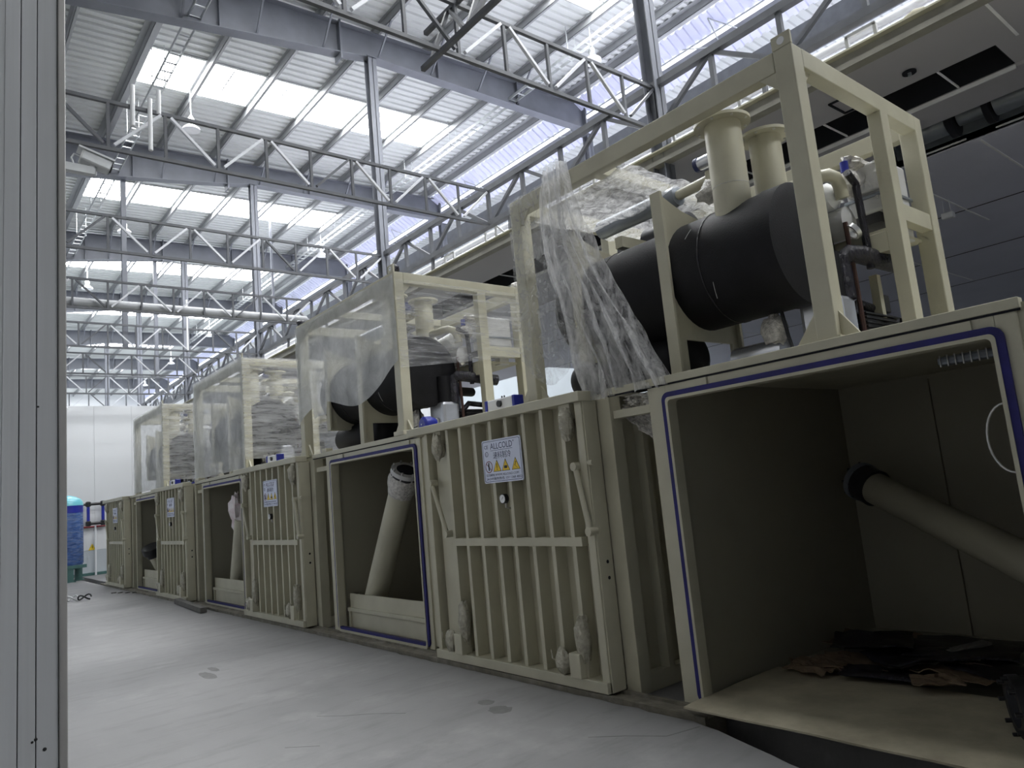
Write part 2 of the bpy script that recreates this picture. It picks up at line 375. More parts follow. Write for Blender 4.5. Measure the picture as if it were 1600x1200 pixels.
# recessed air unit with steel rollers
au = empty('recessed_air_unit', (10.3, 2.9, ZC), 'dark recessed unit with shiny horizontal steel cylinders in the ceiling', 'air unit')
off = (10.3, 2.9, ZC)
MB().box(9.75, 10.85, 1.9, 3.9, ZC + .5, ZC + .54).box(9.73, 9.75, 1.9, 3.9, ZC, ZC + .54).box(10.85, 10.87, 1.9, 3.9, ZC, ZC + .54).box(9.75, 10.85, 1.88, 1.9, ZC, ZC + .54).box(9.75, 10.85, 3.9, 3.92, ZC, ZC + .54).build('casing', 'steel', au, off)
for (a, b_, r) in ((2.05, 2.5, .17), (2.62, 2.92, .12), (3.05, 3.55, .17)):
    MB().cyl((10.35, a, ZC + .17), (10.35, b_, ZC + .17), r, 24).build('cylinder', 'steel', au, off, smooth=True)
for a in (2.53, 2.95):
    MB().cyl((10.35, a, ZC + .17), (10.35, a + .07, ZC + .17), .24, 24).build('disc', 'dark', au, off, smooth=True)
for a in (2.1, 3.0):
    MB().bar((9.80, a, ZC + .0), (9.80, a + .5, ZC + .0), .02).build('rod', 'soffitseam', au, off)
    MB().bar((10.8, a, ZC + .02), (10.8, a + .55, ZC + .02), .02).build('rod', 'soffitseam', au, off)
# small fittings under that ceiling
t = empty('sensor_lamp', (13.0, 4.05, ZC - .3), 'small white box hanging on two wires below the dark ceiling', 'ceiling lamp')
B(12.94, 13.06, 3.98, 4.16, ZC - .34, ZC - .24).build('housing', 'white', t, (13.0, 4.05, ZC - .3), bevel=.02)
for dy in (4.02, 4.12): MB().cyl((13, dy, ZC - .24), (13, dy, ZC), .004, 6).build('wire', 'white', t, (13.0, 4.05, ZC - .3))
t = empty('sprinkler_rose', (8.2, 2.68, ZC), 'small dark round sprinkler rose on the soffit beside the black slot', 'sprinkler')
MB().ring((8.2, 2.68, ZC - .001), (8.2, 2.68, ZC - .02), .03, .07).build('rose', 'dark', t, (8.2, 2.68, ZC), smooth=True)
MB().cyl((8.2, 2.68, ZC - .001), (8.2, 2.68, ZC - .045), .02).build('head', 'steel', t, (8.2, 2.68, ZC), smooth=True)
t = empty('hatch_frame', (8.25, 3.3, ZC), 'dark rectangular hatch frame on the soffit near the black slot', 'hatch')
off = (8.25, 3.3, ZC)
for a in ((8.05, 8.45, 3.1, 3.12), (8.05, 8.45, 3.5, 3.52), (8.05, 8.07, 3.1, 3.52), (8.43, 8.45, 3.1, 3.52)):
    B(*a, ZC - .02, ZC).build('frame_bar', 'dark', t, off)

# white pipework and brackets standing on the ceiling lip
def bracket(y, k):
    t = empty('pipe_bracket', (7.75, y, ZC + .1), '', 'bracket', 'white brackets on the ceiling lip')
    t['label'] = 'white square-tube pipe bracket on the ceiling lip, %s from the camera' % ORD[k]
    off = (7.75, y, ZC + .1)
    h = .33 + .08 * (k % 3 == 0)
    MB().bar((7.68, y, ZC + .1), (7.68, y, ZC + .1 + h), .035).build('post', 'white', t, off)
    MB().bar((7.68, y + .3, ZC + .1), (7.68, y + .3, ZC + .1 + h), .035).build('post', 'white', t, off)
    MB().bar((7.68, y - .01, ZC + .1 + h), (7.68, y + .31, ZC + .1 + h), .035).build('crossbar', 'white', t, off)
    if k % 2 == 0: MB().bar((7.68, y, ZC + .1 + h), (7.68, y - .42, ZC + .11), .03).build('brace', 'white', t, off)
for k, y in enumerate((1.55, 2.75, 4.4, 5.4, 6.9, 8.4, 9.3, 10.6, 12.2)): bracket(y, k)
for k, (x, z, r, lab) in enumerate(((7.95, ZC + .40, .07, 'white insulated pipe running along the ceiling lip behind the brackets'), (8.25, ZC + .72, .05, 'thin upper white pipe running along the ceiling lip'))):
    tag(MB().cyl((x, -3.5, z), (x, 28, z), r, 14).build('insulated_pipe', 'white', smooth=True), lab, 'pipe')
t = empty('pipe_joint', (7.95, 2.42, ZC + .3), 'yellowish foam lump on the white pipe above the ceiling lip', 'pipe joint')
MB().lathe((7.86, 2.28, ZC + .33), (7.86, 2.55, ZC + .33), [(0, .03), (.04, .09), (.13, .11), (.22, .09), (.27, .03)], 10).build('foam', 'board', t, (7.95, 2.42, ZC + .3), smooth=True)
B(7.74, 7.86, 2.36, 2.46, ZC + .1, ZC + .3).build('foot', 'white', t, (7.95, 2.42, ZC + .3))

# =================================================================== ROOF
def zr(X): return 12.0 + 0.03 * (X - 7.6)
def wave(y):     # trapezoidal profile, pitch .235
    t = (y / 0.235) % 1.0
    return 0.0 if t < .5 else 0.045
def sheet(name, x0, x1, z0, z1, ya, yb, m, parent=None):
    mb = MB(); y = ya; b = 0; row = []
    while y < yb:
        for t in (0.0, .42, .5, .92):
            row.append((y + t * .235, 0.0 if t < .45 else 0.045))
        y += .235
    for (yy, dz) in row: mb.v += [(x0, yy, z0 + dz), (x1, yy, z1 + dz)]
    for i in range(len(row) - 1): mb.f.append((2*i, 2*i+1, 2*i+3, 2*i+2))
    return mb.build(name, m, parent, fix=False)
YE = 66.0
SKX0, SKX1 = 3.72, 12.0
skys = [16.0 + 7.5 * k for k in range(-3, 7)]  # the first, unseen behind the camera, is added to light the left wall
def roof_part(x0, x1, nm, sk):
    zz = lambda X: zr(X) + .2
    first = None
    ya = -22.0
    for s in (sk + [None]):
        yb = s if s is not None else YE
        o = sheet(nm, x0, x1, zz(x0), zz(x1), ya, yb, 'sheet', first)
        if first is None: first = o; tag(o, kind='structure')
        if s is not None: ya = s + 1.62
    return first
roof = roof_part(SKX0, SKX1, 'ceiling', skys)
tag(sheet('ceiling_edge', SKX1, 14.05, zr(SKX1) + .2, zr(14.05) + .2, -22, YE, 'sheet'), kind='structure')
tag(sheet('ceiling_left', -1.7, SKX0, zr(-1.7) + .2, zr(SKX0) + .2, -22, YE, 'sheet'), kind='structure')
tag(sheet('ceiling_far_left', -11.0, -1.7, zr(-11) + .2, zr(-1.7) + .2, -22, YE, 'sheet'), kind='structure')
for s in skys:
    for (x0, x1, rf) in ((SKX0, SKX1, roof),):
        n = 6
        for i in range(n):
            a = x0 + (x1 - x0) * i / n; b_ = x0 + (x1 - x0) * (i + 1) / n
            mb = MB(); mb.v = [(a, s, zr(a) + .215), (b_, s, zr(b_) + .215), (b_, s + 1.62, zr(b_) + .215), (a, s + 1.62, zr(a) + .215)]; mb.f = [(0, 1, 2, 3)]
            mb.build('skylight_panel', 'sky', rf, fix=False)
        if rf is roof:
            for i in range(1, n):
                a = x0 + (x1 - x0) * i / n + .55
                MB().bar((a, s + .12, zr(a) + .19), (a, s + 1.1, zr(a) + .19), .03).build('skylight_bar', 'skyframe', rf)
            for (dy, hh) in ((0.0, .03), (1.22, .012), (1.6, .03)):
                MB().bar((x0, s + dy, zr(x0) + .195), (x1, s + dy, zr(x1) + .195), .03, hh).build('skylight_edge', 'skyframe', rf)
# blue valley sheet with two emissive strips
def sloped(name, p0, p1, m, parent=None, corr=True):
    if corr: return sheet(name, p0[0], p1[0], p0[1], p1[1], -22, YE, m, parent)
    mb = MB(); mb.prism([(p0[0], p0[1]), (p1[0], p1[1]), (p1[0] + .01, p1[1] + .03), (p0[0] + .01, p0[1] + .03)], 1, -22, YE)
    return mb.build(name, m, parent)
bl = sloped('ceiling_valley', (14.05, 12.2), (14.54, 11.91), 'bluesheet'); tag(bl, kind='structure')
sloped('emissive_strip', (14.53, 11.90), (14.60, 11.855), 'slot', bl, False)
sloped('slot_bar', (14.60, 11.85), (14.70, 11.79), 'roofsteel', bl, False)
sloped('emissive_strip', (14.70, 11.79), (14.75, 11.76), 'slot', bl, False)
sloped('valley_sheet', (14.755, 11.765), (15.1, 11.55), 'bluesheet', bl, True)
MB().bar((14.42, -10, 11.86), (14.42, YE, 11.86), .03).build('slot_conduit', 'galv', bl)
tag(sheet('ceiling_next_bay', 15.6, 26.5, 12.1, 11.8, -22, YE, 'sheet'), kind='structure')
for s_ in skys:  # unseen skylights, added to brighten the right bay and inner ceiling
    for i in range(2):
        a = 19.0 + 1.7 * i; b_ = a + 1.68; zf = lambda X: 12.1 - .0275 * (X - 15.6) - .012
        mb = MB(); mb.v = [(a, s_, zf(a)), (b_, s_, zf(b_)), (b_, s_ + 1.62, zf(b_)), (a, s_ + 1.62, zf(a))]; mb.f = [(0, 1, 2, 3)]
        mb.build('skylight_panel', 'sky', bl, fix=False)
vb = empty('valley_beam', (16.0, 0, 11.2), 'deep dark beam running along the roof valley beyond the trusses', 'beam')
MB().box(15.6, 15.64, -22, YE, 10.9, 11.6).build('web', 'trussdark', vb, (16.0, 0, 11.2))
MB().box(15.5, 15.75, -22, YE, 10.88, 10.91).build('bottom_flange', 'roofsteel', vb, (16.0, 0, 11.2))
# valley brackets
for k in range(7):
    y = 8.6 + 5.0 * k
    t = empty('valley_bracket', (14.5, y, 11.8), 'thin triangular white rod bracket under the blue roof sheet, %s from the camera' % ORD[k], 'bracket', 'rod brackets under the valley')
    off = (14.5, y, 11.8)
    MB().bar((14.15, y, 12.1), (14.3, y - .1, 11.55), .022).build('rod', 'galv', t, off)
    MB().bar((14.15, y, 12.1), (14.6, y - .45, 11.75), .022).build('rod', 'galv', t, off)
    MB().bar((14.3, y + .9, 11.85), (14.6, y, 11.55), .022).build('rod', 'galv', t, off)

# purlins
px = [0.8, 2.2, 3.6, 5.03, 6.46, 7.8, 9.2, 10.6, 11.87, 13.2, 13.83]
pn = ['leftmost', 'second', 'third', 'fourth', 'fifth', 'sixth', 'seventh', 'eighth', 'ninth', 'tenth', 'rightmost']
for i, x in enumerate(px):
    wd = .06 if i not in (2, 10) else .13
    mb = MB().box(x - .004, x + .004, -22, YE, zr(x), zr(x) + .2).box(x - .004, x + wd, -22, YE, zr(x), zr(x) + .012).box(x - wd, x + .004, -22, YE, zr(x) + .188, zr(x) + .2)
    lab = ('wide grey' if i in (2, 10) else 'thin grey') + ' roof purlin, %s of the row counted from the left' % pn[i]
    tag(mb.build('roof_purlin', 'purlin'), lab, 'purlin', 'roof purlins')

# rafters
RY = [13.1 + 7.5 * k for k in range(7)]
def rafter(i, Y):
    t = empty('roof_rafter', (7.0, Y, 11.4), '%s solid grey tapered roof rafter with bolted splice plate' % (ORD[i] if i else 'nearest'), 'rafter', 'roof rafters')
    off = (7.0, Y, 11.4)
    bot = [(-2.0, 10.30), (1.8, 10.60), (6.85, 11.27), (7.6, 11.40), (14.4, 11.45)]
    top = [(14.4, zr(14.4) - .012), (-2.0, zr(-2.0) - .012)]
    MB().prism(bot + top, 1, Y - .012, Y + .012).build('web', 'roofsteel', t, off)
    mb = MB()
    for a, b_ in zip(bot[:-1], bot[1:]): mb.prism([a, b_, (b_[0], b_[1] - .02), (a[0], a[1] - .02)], 1, Y - .13, Y + .13)
    mb.build('bottom_flange', 'roofsteel', t, off)
    mb = MB(); a = (-2.0, zr(-2)); b_ = (14.4, zr(14.4))
    mb.prism([a, b_, (b_[0], b_[1] - .02), (a[0], a[1] - .02)], 1, Y - .13, Y + .13).build('top_flange', 'roofsteel', t, off)
    B(6.83, 6.87, Y - .15, Y + .15, 11.10, 12.02).build('splice_plate', 'roofsteel', t, off)
    B(14.36, 14.42, Y - .14, Y + .14, 11.30, 12.2).build('end_plate', 'roofsteel', t, off)
    for x in (1.8, 4.3, 9.4, 11.9):
        MB().box(x - .006, x + .006, Y - .11, Y + .11, 10.6 if x < 3 else (10.95 if x < 5 else 11.42), zr(x) - .02).build('stiffener', 'roofsteel', t, off)
    for x in px[2:9]:
        zb = 11.42 if x > 7 else 10.6 + (x - 1.8) * .133
        MB().bar((x + .02, Y - .75, zr(x) + .06), (x + .02, Y - .02, zb + .04), .035, .035).build('fly_brace', 'roofsteel', t, off)
        MB().bar((x + .02, Y + .75, zr(x) + .06), (x + .02, Y + .02, zb + .04), .035, .035).build('fly_brace', 'roofsteel', t, off)
for i, Y in enumerate(RY): rafter(i, Y)
rafter_near = None

# columns
def column(x, Y, top, lab, d=.2):
    t = empty('steel_column', (x, Y, 0), lab, 'column', 'steel columns')
    off = (x, Y, 0); h = d / 2
    B(x - h, x + h, Y - h, Y - h + .014, -.13, top).build('flange', 'roofsteel', t, off)
    B(x - h, x + h, Y + h - .014, Y + h, -.13, top).build('flange', 'roofsteel', t, off)
    B(x - .008, x + .008, Y - h, Y + h, -.13, top).build('web', 'roofsteel', t, off)
    B(x - h - .04, x + h + .04, Y - h - .04, Y + h + .04, top - .02, top).build('cap_plate', 'roofsteel', t, off)
for i in range(6):
    Y = 5.57 + 7.5 * i
    column(7.6, Y, 11.38, '%s tall grey steel column of the line carrying the lattice girder' % ORD[i])
for i in range(4):
    Y = 13.1 + 7.5 * i
    column(14.5, Y, 11.3, '%s grey steel column under the right end of a rafter' % ORD[i])

# lattice trusses across the hall
def truss(i, Y):
    x_left = max(-.7, .115 * Y - .5)
    t = empty('lattice_truss', (7.6, Y, 6.15), '%s light lattice truss spanning the hall at mid height' % ORD[i], 'truss', 'lattice trusses')
    off = (7.6, Y, 6.15)
    MB().bar((x_left, Y, 6.77), (7.55, Y, 6.77), .045).build('top_chord', 'trussdark', t, off)
    MB().bar((x_left, Y, 6.15), (7.55, Y, 6.15), .045).build('bottom_chord', 'trussdark', t, off)
    j = 0
    while True:
        x = 7.6 - .657 * j
        if x < x_left + .1: break
        if j > 0: MB().bar((x, Y, 6.15), (x, Y, 6.77), .036).build('vertical', 'trussdark', t, off)
        x2 = x - .657
        if x2 > x_left:
            p, q = ((x - .06, Y - .03, 6.73), (x2 + .06, Y - .03, 6.20)) if j % 2 == 0 else ((x - .06, Y - .03, 6.20), (x2 + .06, Y - .03, 6.73))
            MB().bar(p, q, .04, .034).build('diagonal', 'trusslight' if (i + j) % 5 else 'trussdark', t, off)
        j += 1
for i in range(12): truss(i, 5.57 + 3.75 * i)
# longitudinal lattice girder on the column line
t = empty('lattice_girder', (7.6, 0, 6.15), 'long dark lattice girder running along the column line', 'girder')
off = (7.6, 0, 6.15)
MB().bar((7.6, -3, 6.80), (7.6, 50, 6.80), .10, .09).build('top_chord', 'trussdark', t, off)
MB().bar((7.6, -3, 6.17), (7.6, 50, 6.17), .12, .09).build('bottom_chord', 'trussdark', t, off)
k = 0; y = .9
while y < 40:
    MB().bar((7.6, y, 6.17), (7.6, y, 6.80), .06).build('vertical', 'trussdark', t, off)
    z0, z1 = (6.20, 6.77) if k % 2 else (6.77, 6.20)
    MB().bar((7.6, y + .05, z0), (7.6, y + .89, z1), .055).build('diagonal', 'trussdark', t, off)
    k += 1; y += .9375
for k in range(9):
    y = 1.6 + 2.4 * k
    MB().bar((7.6, y, 6.12), (7.58, y, ZC + .16), .05).build('hanger', 'trussdark', t, off)

t = empty('short_girder', (4.35, 6.2, 6.15), 'short dark lattice girder end crossing the nearest truss above the frame', 'girder')
off = (4.35, 6.2, 6.15)
MB().bar((4.08, -6, 6.12), (4.08, 5.92, 6.12), .05).build('bottom_chord', 'trussdark', t, off)
MB().bar((4.35, -6, 6.80), (4.35, 6.2, 6.80), .05).build('top_chord', 'trussdark', t, off)
for k in range(10):
    y = 5.75 - .66 * k
    MB().bar((4.08, y, 6.12), (4.35, y, 6.80), .04).build('vertical', 'trussdark', t, off)
    if k < 9: MB().bar((4.08, y - (.05 if k % 2 else .61), 6.14), (4.35, y - (.61 if k % 2 else .05), 6.78), .04).build('diagonal', 'trusslight' if k % 2 else 'trussdark', t, off)
# thin hangers next to third truss (two vertical strut pairs seen in the middle)
for k, (x, y) in enumerate(((9.05, 24.3), (9.55, 24.3))):
    tag(MB().bar((x, y, 5.9), (x, y, 11.9), .07).build('hanger_strut', 'roofsteel'), ('left' if k == 0 else 'right') + ' of two thin vertical struts hanging from the far roof', 'strut')
for k, (x, y) in enumerate(((4.1, 20.75), (6.6, 28.2))):
    tag(MB().bar((x, y, 6.2), (x, y, 11.2), .12).build('hanger_strut', 'roofsteel'), '%s grey strut between rafter and truss left of the columns' % ('nearer' if k == 0 else 'farther'), 'strut')

# cable trays
def tray(x, z, lab, y0=2.0, y1=44.0):
    t = empty('cable_tray', (x, y0, z), lab, 'cable tray')
    off = (x, y0, z)
    B(x - .12, x - .105, y0, y1, z, z + .08).build('rail', 'galv', t, off)
    B(x + .105, x + .12, y0, y1, z, z + .08).build('rail', 'galv', t, off)
    mb = MB(); y = y0 + .2
    while y < y1: mb.box(x - .105, x + .105, y, y + .03, z + .01, z + .03); y += .35
    o = mb.build('rungs', 'galv', t, off); o['kind'] = 'stuff'
    y = y0 + 1.3
    while y < y1:
        for dx in (-.13, .13): MB().cyl((x + dx, y, z), (x + dx, y, zr(x) + .15), .012, 6).build('hanger_rod', 'galv', t, off)
        y += 2.5
tray(3.86, 11.0, 'galvanised cable tray hung on rods at the left of the roof')
tray(11.75, 11.55, 'galvanised cable tray hung on rods right of the skylights')

# high bay lamps
def lamp_proto():
    t = empty('high_bay_lamp', (0, 0, 0), '', 'lamp', 'high bay lamps')
    MB().cyl((0, 0, .25), (0, 0, .95), .014, 8).build('stem', 'white', t)
    MB().lathe((0, 0, .05), (0, 0, .3), [(0, .05), (.02, .085), (.14, .085), (.2, .05), (.25, .02)], 16).build('driver', 'galv', t, smooth=True)
    MB().lathe((0, 0, -.1), (0, 0, .06), [(0, .21), (.04, .20), (.11, .12), (.16, .05)], 24).build('shade', 'white', t, smooth=True)
    return t
lp = lamp_proto()
LAMPS = [(12.0, 10.4, 'over the near end of the girder'), (12.0, 25.4, 'beyond the second truss, right side'), (12.0, 39.8, 'far down the right side'), (12.0, 47.7, 'farthest but one on the right side'), (12.3, 56.0, 'farthest on the right side'),
         (5.0, 17.5, 'near the left skylight'), (5.0, 25.2, 'second along the left side'), (5.0, 32.1, 'third along the left side')]
for i, (x, y, s) in enumerate(LAMPS):
    o = lp if i == 0 else copy_tree(lp)
    o.location = (x, y, zr(x) + .2 - .952); o['label'] = 'white hanging high bay lamp ' + s
# loose vertical hanger pipes near the left skylight
for k, (x, y, z0, z1) in enumerate(((1.955, 9.275, 6.5, 7.05), (2.155, 9.275, 6.22, 6.92), (2.265, 9.30, 6.75, 7.08), (5.6, 20.54, 6.16, 7.6))):
    tag(MB().cyl((x, y, z0), (x, y, z1), .028, 10).build('drop_pipe', 'white'), ['thin white vertical pipe tied to the truss chord at the left', 'white vertical pipe crossing the truss just left of the lamp', 'short white vertical pipe standing on the truss chord near the lamp', 'white vertical drop pipe in the middle distance'][k], 'pipe')

tag(MB().cyl((1.6, 16.98, 6.29), (7.5, 16.98, 6.29), .11, 20).build('round_duct', 'purlin', smooth=True), 'round grey duct lying on the bottom chord of the fourth truss', 'duct')
# security camera on the wall end
t = empty('security_camera', (.75, 5.0, 3.86), 'grey box security camera on a bracket beyond the left wall edge', 'security camera')
off = (.75, 5.0, 3.86)
MB().bar((.745, 5.0, 3.955), (.915, 5.0, 3.905), .09, .075).build('housing', 'galv', t, off, bevel=.01)
MB().bar((.73, 5.0, 4.0), (.935, 5.0, 3.94), .11, .012).build('sun_shield', 'galv', t, off)
MB().cyl((.915, 5.0, 3.905), (.925, 5.0, 3.902), .03, 14).build('lens', 'blackiron', t, off, smooth=True)
MB().bar((.30, 5.0, 3.87), (.82, 5.0, 3.86), .05).build('arm', 'galv', t, off)
MB().cyl((.81, 5.0, 3.84), (.82, 5.0, 3.93), .025).build('swivel', 'galv', t, off, smooth=True)
MB().tube([(.745, 5, 3.95), (.71, 5, 3.96), (.695, 5, 3.93), (.71, 5, 3.89), (.75, 5, 3.87)], .006, 6).build('cable', 'galv', t, off, smooth=True)

# =================================================================== VACUUM COOLER ROW
PITCH = 5.53
XF = 4.15
UN = ['nearest', 'second', 'third', 'fourth', 'fifth']
def rrect(y0, y1, z0, z1, r, n=5):
    pts = []
    for (cy, cz, a0) in ((y1 - r, z1 - r, 0), (y0 + r, z1 - r, 90), (y0 + r, z0 + r, 180), (y1 - r, z0 + r, 270)):
        for k in range(n + 1):
            a = math.radians(a0 + 90 * k / n); pts.append((cy + r * math.cos(a), cz + r * math.sin(a)))
    return pts
def ring_prism(outer, inner, x0, x1):
    mb = MB(); n = len(outer)
    for x in (x0, x1):
        for p in outer: mb.v.append((x, p[0], p[1]))
        for p in inner: mb.v.append((x, p[0], p[1]))
    for k in range(n):
        k2 = (k + 1) % n
        mb.f.append((k, k2, n + k2, n + k)); mb.f.append((2*n + k, 3*n + k, 3*n + k2, 2*n + k2))
        mb.f.append((k, 2*n + k, 2*n + k2, k2)); mb.f.append((n + k, n + k2, 3*n + k2, 3*n + k))
    return mb
def chamber(first=True):
    """local y = 0 at the near end of the body, opening from y = 2.88 to 4.96"""
    Yn = -1.70
    t = empty('vacuum_chamber', (XF, Yn, 0), '', 'vacuum chamber', 'vacuum cooling chambers')
    off = (XF, 0, 0)
    L = 5.13; y0, y1 = 2.88, 4.96; D = 6.72
    B(XF, XF + .05, 0.14, y0 - .10, .06, 2.24).build('front_panel', 'cream', t, off)
    B(XF - .01, XF + .12, 0, .14, 0.0, 2.24).build('corner_post', 'cream', t, off, bevel=.006)
    B(XF - .02, XF + .08, y0 - .10, y0, .0, 2.24).build('stile', 'cream', t, off, bevel=.006)
    B(XF - .02, XF + .08, y1, L, .0, 2.24).build('stile', 'cream', t, off, bevel=.006)
    B(XF - .02, XF + .08, y0, y1, 2.155, 2.24).build('header', 'cream', t, off)
    B(XF - .02, XF + .08, y0, y1, .0, .065).build('sill', 'rail', t, off)
    seal = ring_prism(rrect(y0 - .035, y1 + .035, .045, 2.175, .06), rrect(y0 + .005, y1 - .005, .085, 2.135, .03), XF - .04, XF + .0)
    seal.build('door_seal', 'seal', t, off)
    ring_prism(rrect(y0 + .002, y1 - .002, .03, 2.138, .03), rrect(y0 + .022, y1 - .022, .055, 2.118, .03), XF - .048, XF + .05).build('seal_frame', 'cream', t, off)
    B(XF + .08, D, y1 + .02, y1 + .07, .0, 2.24).build('inner_wall', 'cream_shaded', t, off)
    B(XF + .08, D, y0 - .90, y0 - .85, .0, 2.24).build('inner_wall', 'cream_shaded', t, off)
    B(D, D + .06, 0, L, .0, 2.24).build('back_wall', 'cream_shaded', t, off)
    B(XF + .08, D, y0 - .9, L, .005, .055).build('floor_plate', 'cream_shaded', t, off)
    B(XF, D + .06, 0, L, 2.24, 2.27).build('roof_plate', 'cream', t, off)
    for yy in (y0 - .2, y0 + .55, y0 + 1.3):
        B(D - .03, D, yy, yy + .06, .06, 2.2).build('inner_rib', 'cream_shaded', t, off)
    # near side wall with ribs
    B(XF + .12, D, .09, .12, .0, 2.24).build('side_wall', 'cream', t, off)
    B(XF + .12, D, .005, .09, .0, .13).build('side_rail', 'cream', t, off)
    x = XF + .34
    while x < D:
        B(x, x + .06, .0, .09, .13, 2.24).build('side_rib', 'cream', t, off); x += .30
    # roof edge beam over the front and the bottom rail
    B(XF - .035, XF + .03, y0 - .12, L + .395, 2.24, 2.295).build('roof_edge', 'cream', t, off, bevel=.004)
    B(XF - .026, XF - .02, y0 - .12, L + .395, 2.228, 2.24).build('edge_shadow', 'dark', t, off)  # dark strip painted as the shadow line under the roof edge
    B(XF - .035, XF - .02, y0 + 1.72, y0 + 1.80, 2.155, 2.225).build('clip', 'cream', t, off)
    B(XF - .035, XF - .02, y1 - .30, y1 - .22, 2.155, 2.225).build('clip', 'cream', t, off)
    B(XF - .035, XF - .02, y0 + .1, y0 + .2, 2.155, 2.225).build('clip', 'cream', t, off)
    return t
CH = []
c0 = chamber()
lab = ['nearest vacuum chamber with a wide open dark doorway and blue door seal', 'second vacuum chamber with a leaning pipe in its doorway', 'third vacuum chamber with a pink bag in its doorway', 'fourth vacuum chamber, small and far, with a black fan in its doorway']
for i in range(4):
    o = c0 if i == 0 else copy_tree(c0)
    o.location = (XF, -1.70 + PITCH * i, 0); o['label'] = lab[i]; CH.append(o)
# fifth: shorter, closed by its door
t = empty('vacuum_chamber', (XF, 20.42, 0), 'fifth vacuum chamber at the far end of the row, closed by its door', 'vacuum chamber', 'vacuum cooling chambers')
off = (XF, 20.42, 0)
B(XF, XF + 2.5, 20.5, 23.3, 0, 2.24).build('body', 'cream', t, off)
B(XF - .01, XF + .12, 20.42, 20.56, 0, 2.24).build('corner_post', 'cream', t, off)
B(XF - .05, XF + .03, 20.42, 23.35, 2.24, 2.295).build('roof_edge', 'cream', t, off)

# bottom rail, one length per unit
for i in range(5):
    ya = (3.15 if i == 0 else 3.43 + PITCH * (i - 1)); yb = 3.43 + PITCH * i if i < 4 else 23.6
    if i == 0: ya, yb = 3.12, 3.83
    else: ya, yb = 3.83 + PITCH * (i - 1) + .004, min(3.83 + PITCH * i, 23.6)
    mb = MB().box(3.935, 4.15, ya, yb, -.379, .012).box(3.935, 3.965, ya, yb, .012, .028).box(4.09, 4.13, ya, yb, .012, .03)
    tag(mb.build('door_rail', 'rail'), 'dusty steel door rail on the floor before the %s chamber' % UN[i], 'rail', 'floor door rails')
# gap cross bars between units
for i in range(4):
    y = 3.43 + PITCH * i
    tag(B(4.17, 4.26, y + .002, y + .4 - .002 if i < 3 else y + .38, 2.06, 2.12).build('gap_bar', 'cream'), 'short cream bar bridging the gap behind the %s door' % UN[i + 1], 'bar', 'bars across the gaps')

# ---- sliding doors
def text_mesh(s, size):
    cu = bpy.data.curves.new('lettering', 'FONT'); cu.body = s; cu.size = size; cu.extrude = 0.0004; cu.resolution_u = 2
    ob = bpy.data.objects.new('lettering', cu); COL.objects.link(ob)
    dg = bpy.context.evaluated_depsgraph_get()
    me = bpy.data.meshes.new_from_object(ob.evaluated_get(dg))
    bpy.data.objects.remove(ob); bpy.data.curves.remove(cu)
    return me
def put_text(s, width, x, yl, z, height, m, parent):
    """lettering on a plate that faces -X; yl = local y of the left end (text runs towards -y), z = base line"""
    me = text_mesh(s, 1.0)
    if not me.vertices: return None
    xs_ = [v.co.x for v in me.vertices]; ys_ = [v.co.y for v in me.vertices]
    sx = width / max(1e-6, max(xs_) - min(xs_)); sy = height / max(1e-6, max(ys_) - min(ys_)); x0 = min(xs_); y0 = min(ys_)
    for v in me.vertices:
        c = v.co.copy(); v.co = (x - c.z, yl - (c.x - x0) * sx, z + (c.y - y0) * sy)
    me.materials.clear(); me.materials.append(M[m])
    ob = bpy.data.objects.new('lettering', me); COL.objects.link(ob); ob.parent = parent
    return ob
def lump(mb, c, r, seed, n=12, amp=.35):
    """crumpled film bundle"""
    b = len(mb.v); rows = 8
    for j in range(rows + 1):
        th = PI * j / rows
        for k in range(n):
            ph = 2 * PI * k / n; d = Vector((math.sin(th) * math.cos(ph), math.sin(th) * math.sin(ph), math.cos(th)))
            s_ = 1 + amp * nz(d.x * 2.3 + seed, d.y * 2.3, d.z * 2.3 + seed) + amp * .6 * nz(d.x * 6 + seed, d.y * 6, d.z * 6)
            mb.v.append((c[0] + d.x * r[0] * s_, c[1] + d.y * r[1] * s_, c[2] + d.z * r[2] * s_))
    for j in range(rows):
        for k in range(n):
            k2 = (k + 1) % n; mb.f.append((b+j*n+k, b+j*n+k2, b+(j+1)*n+k2, b+(j+1)*n+k))
    return mb
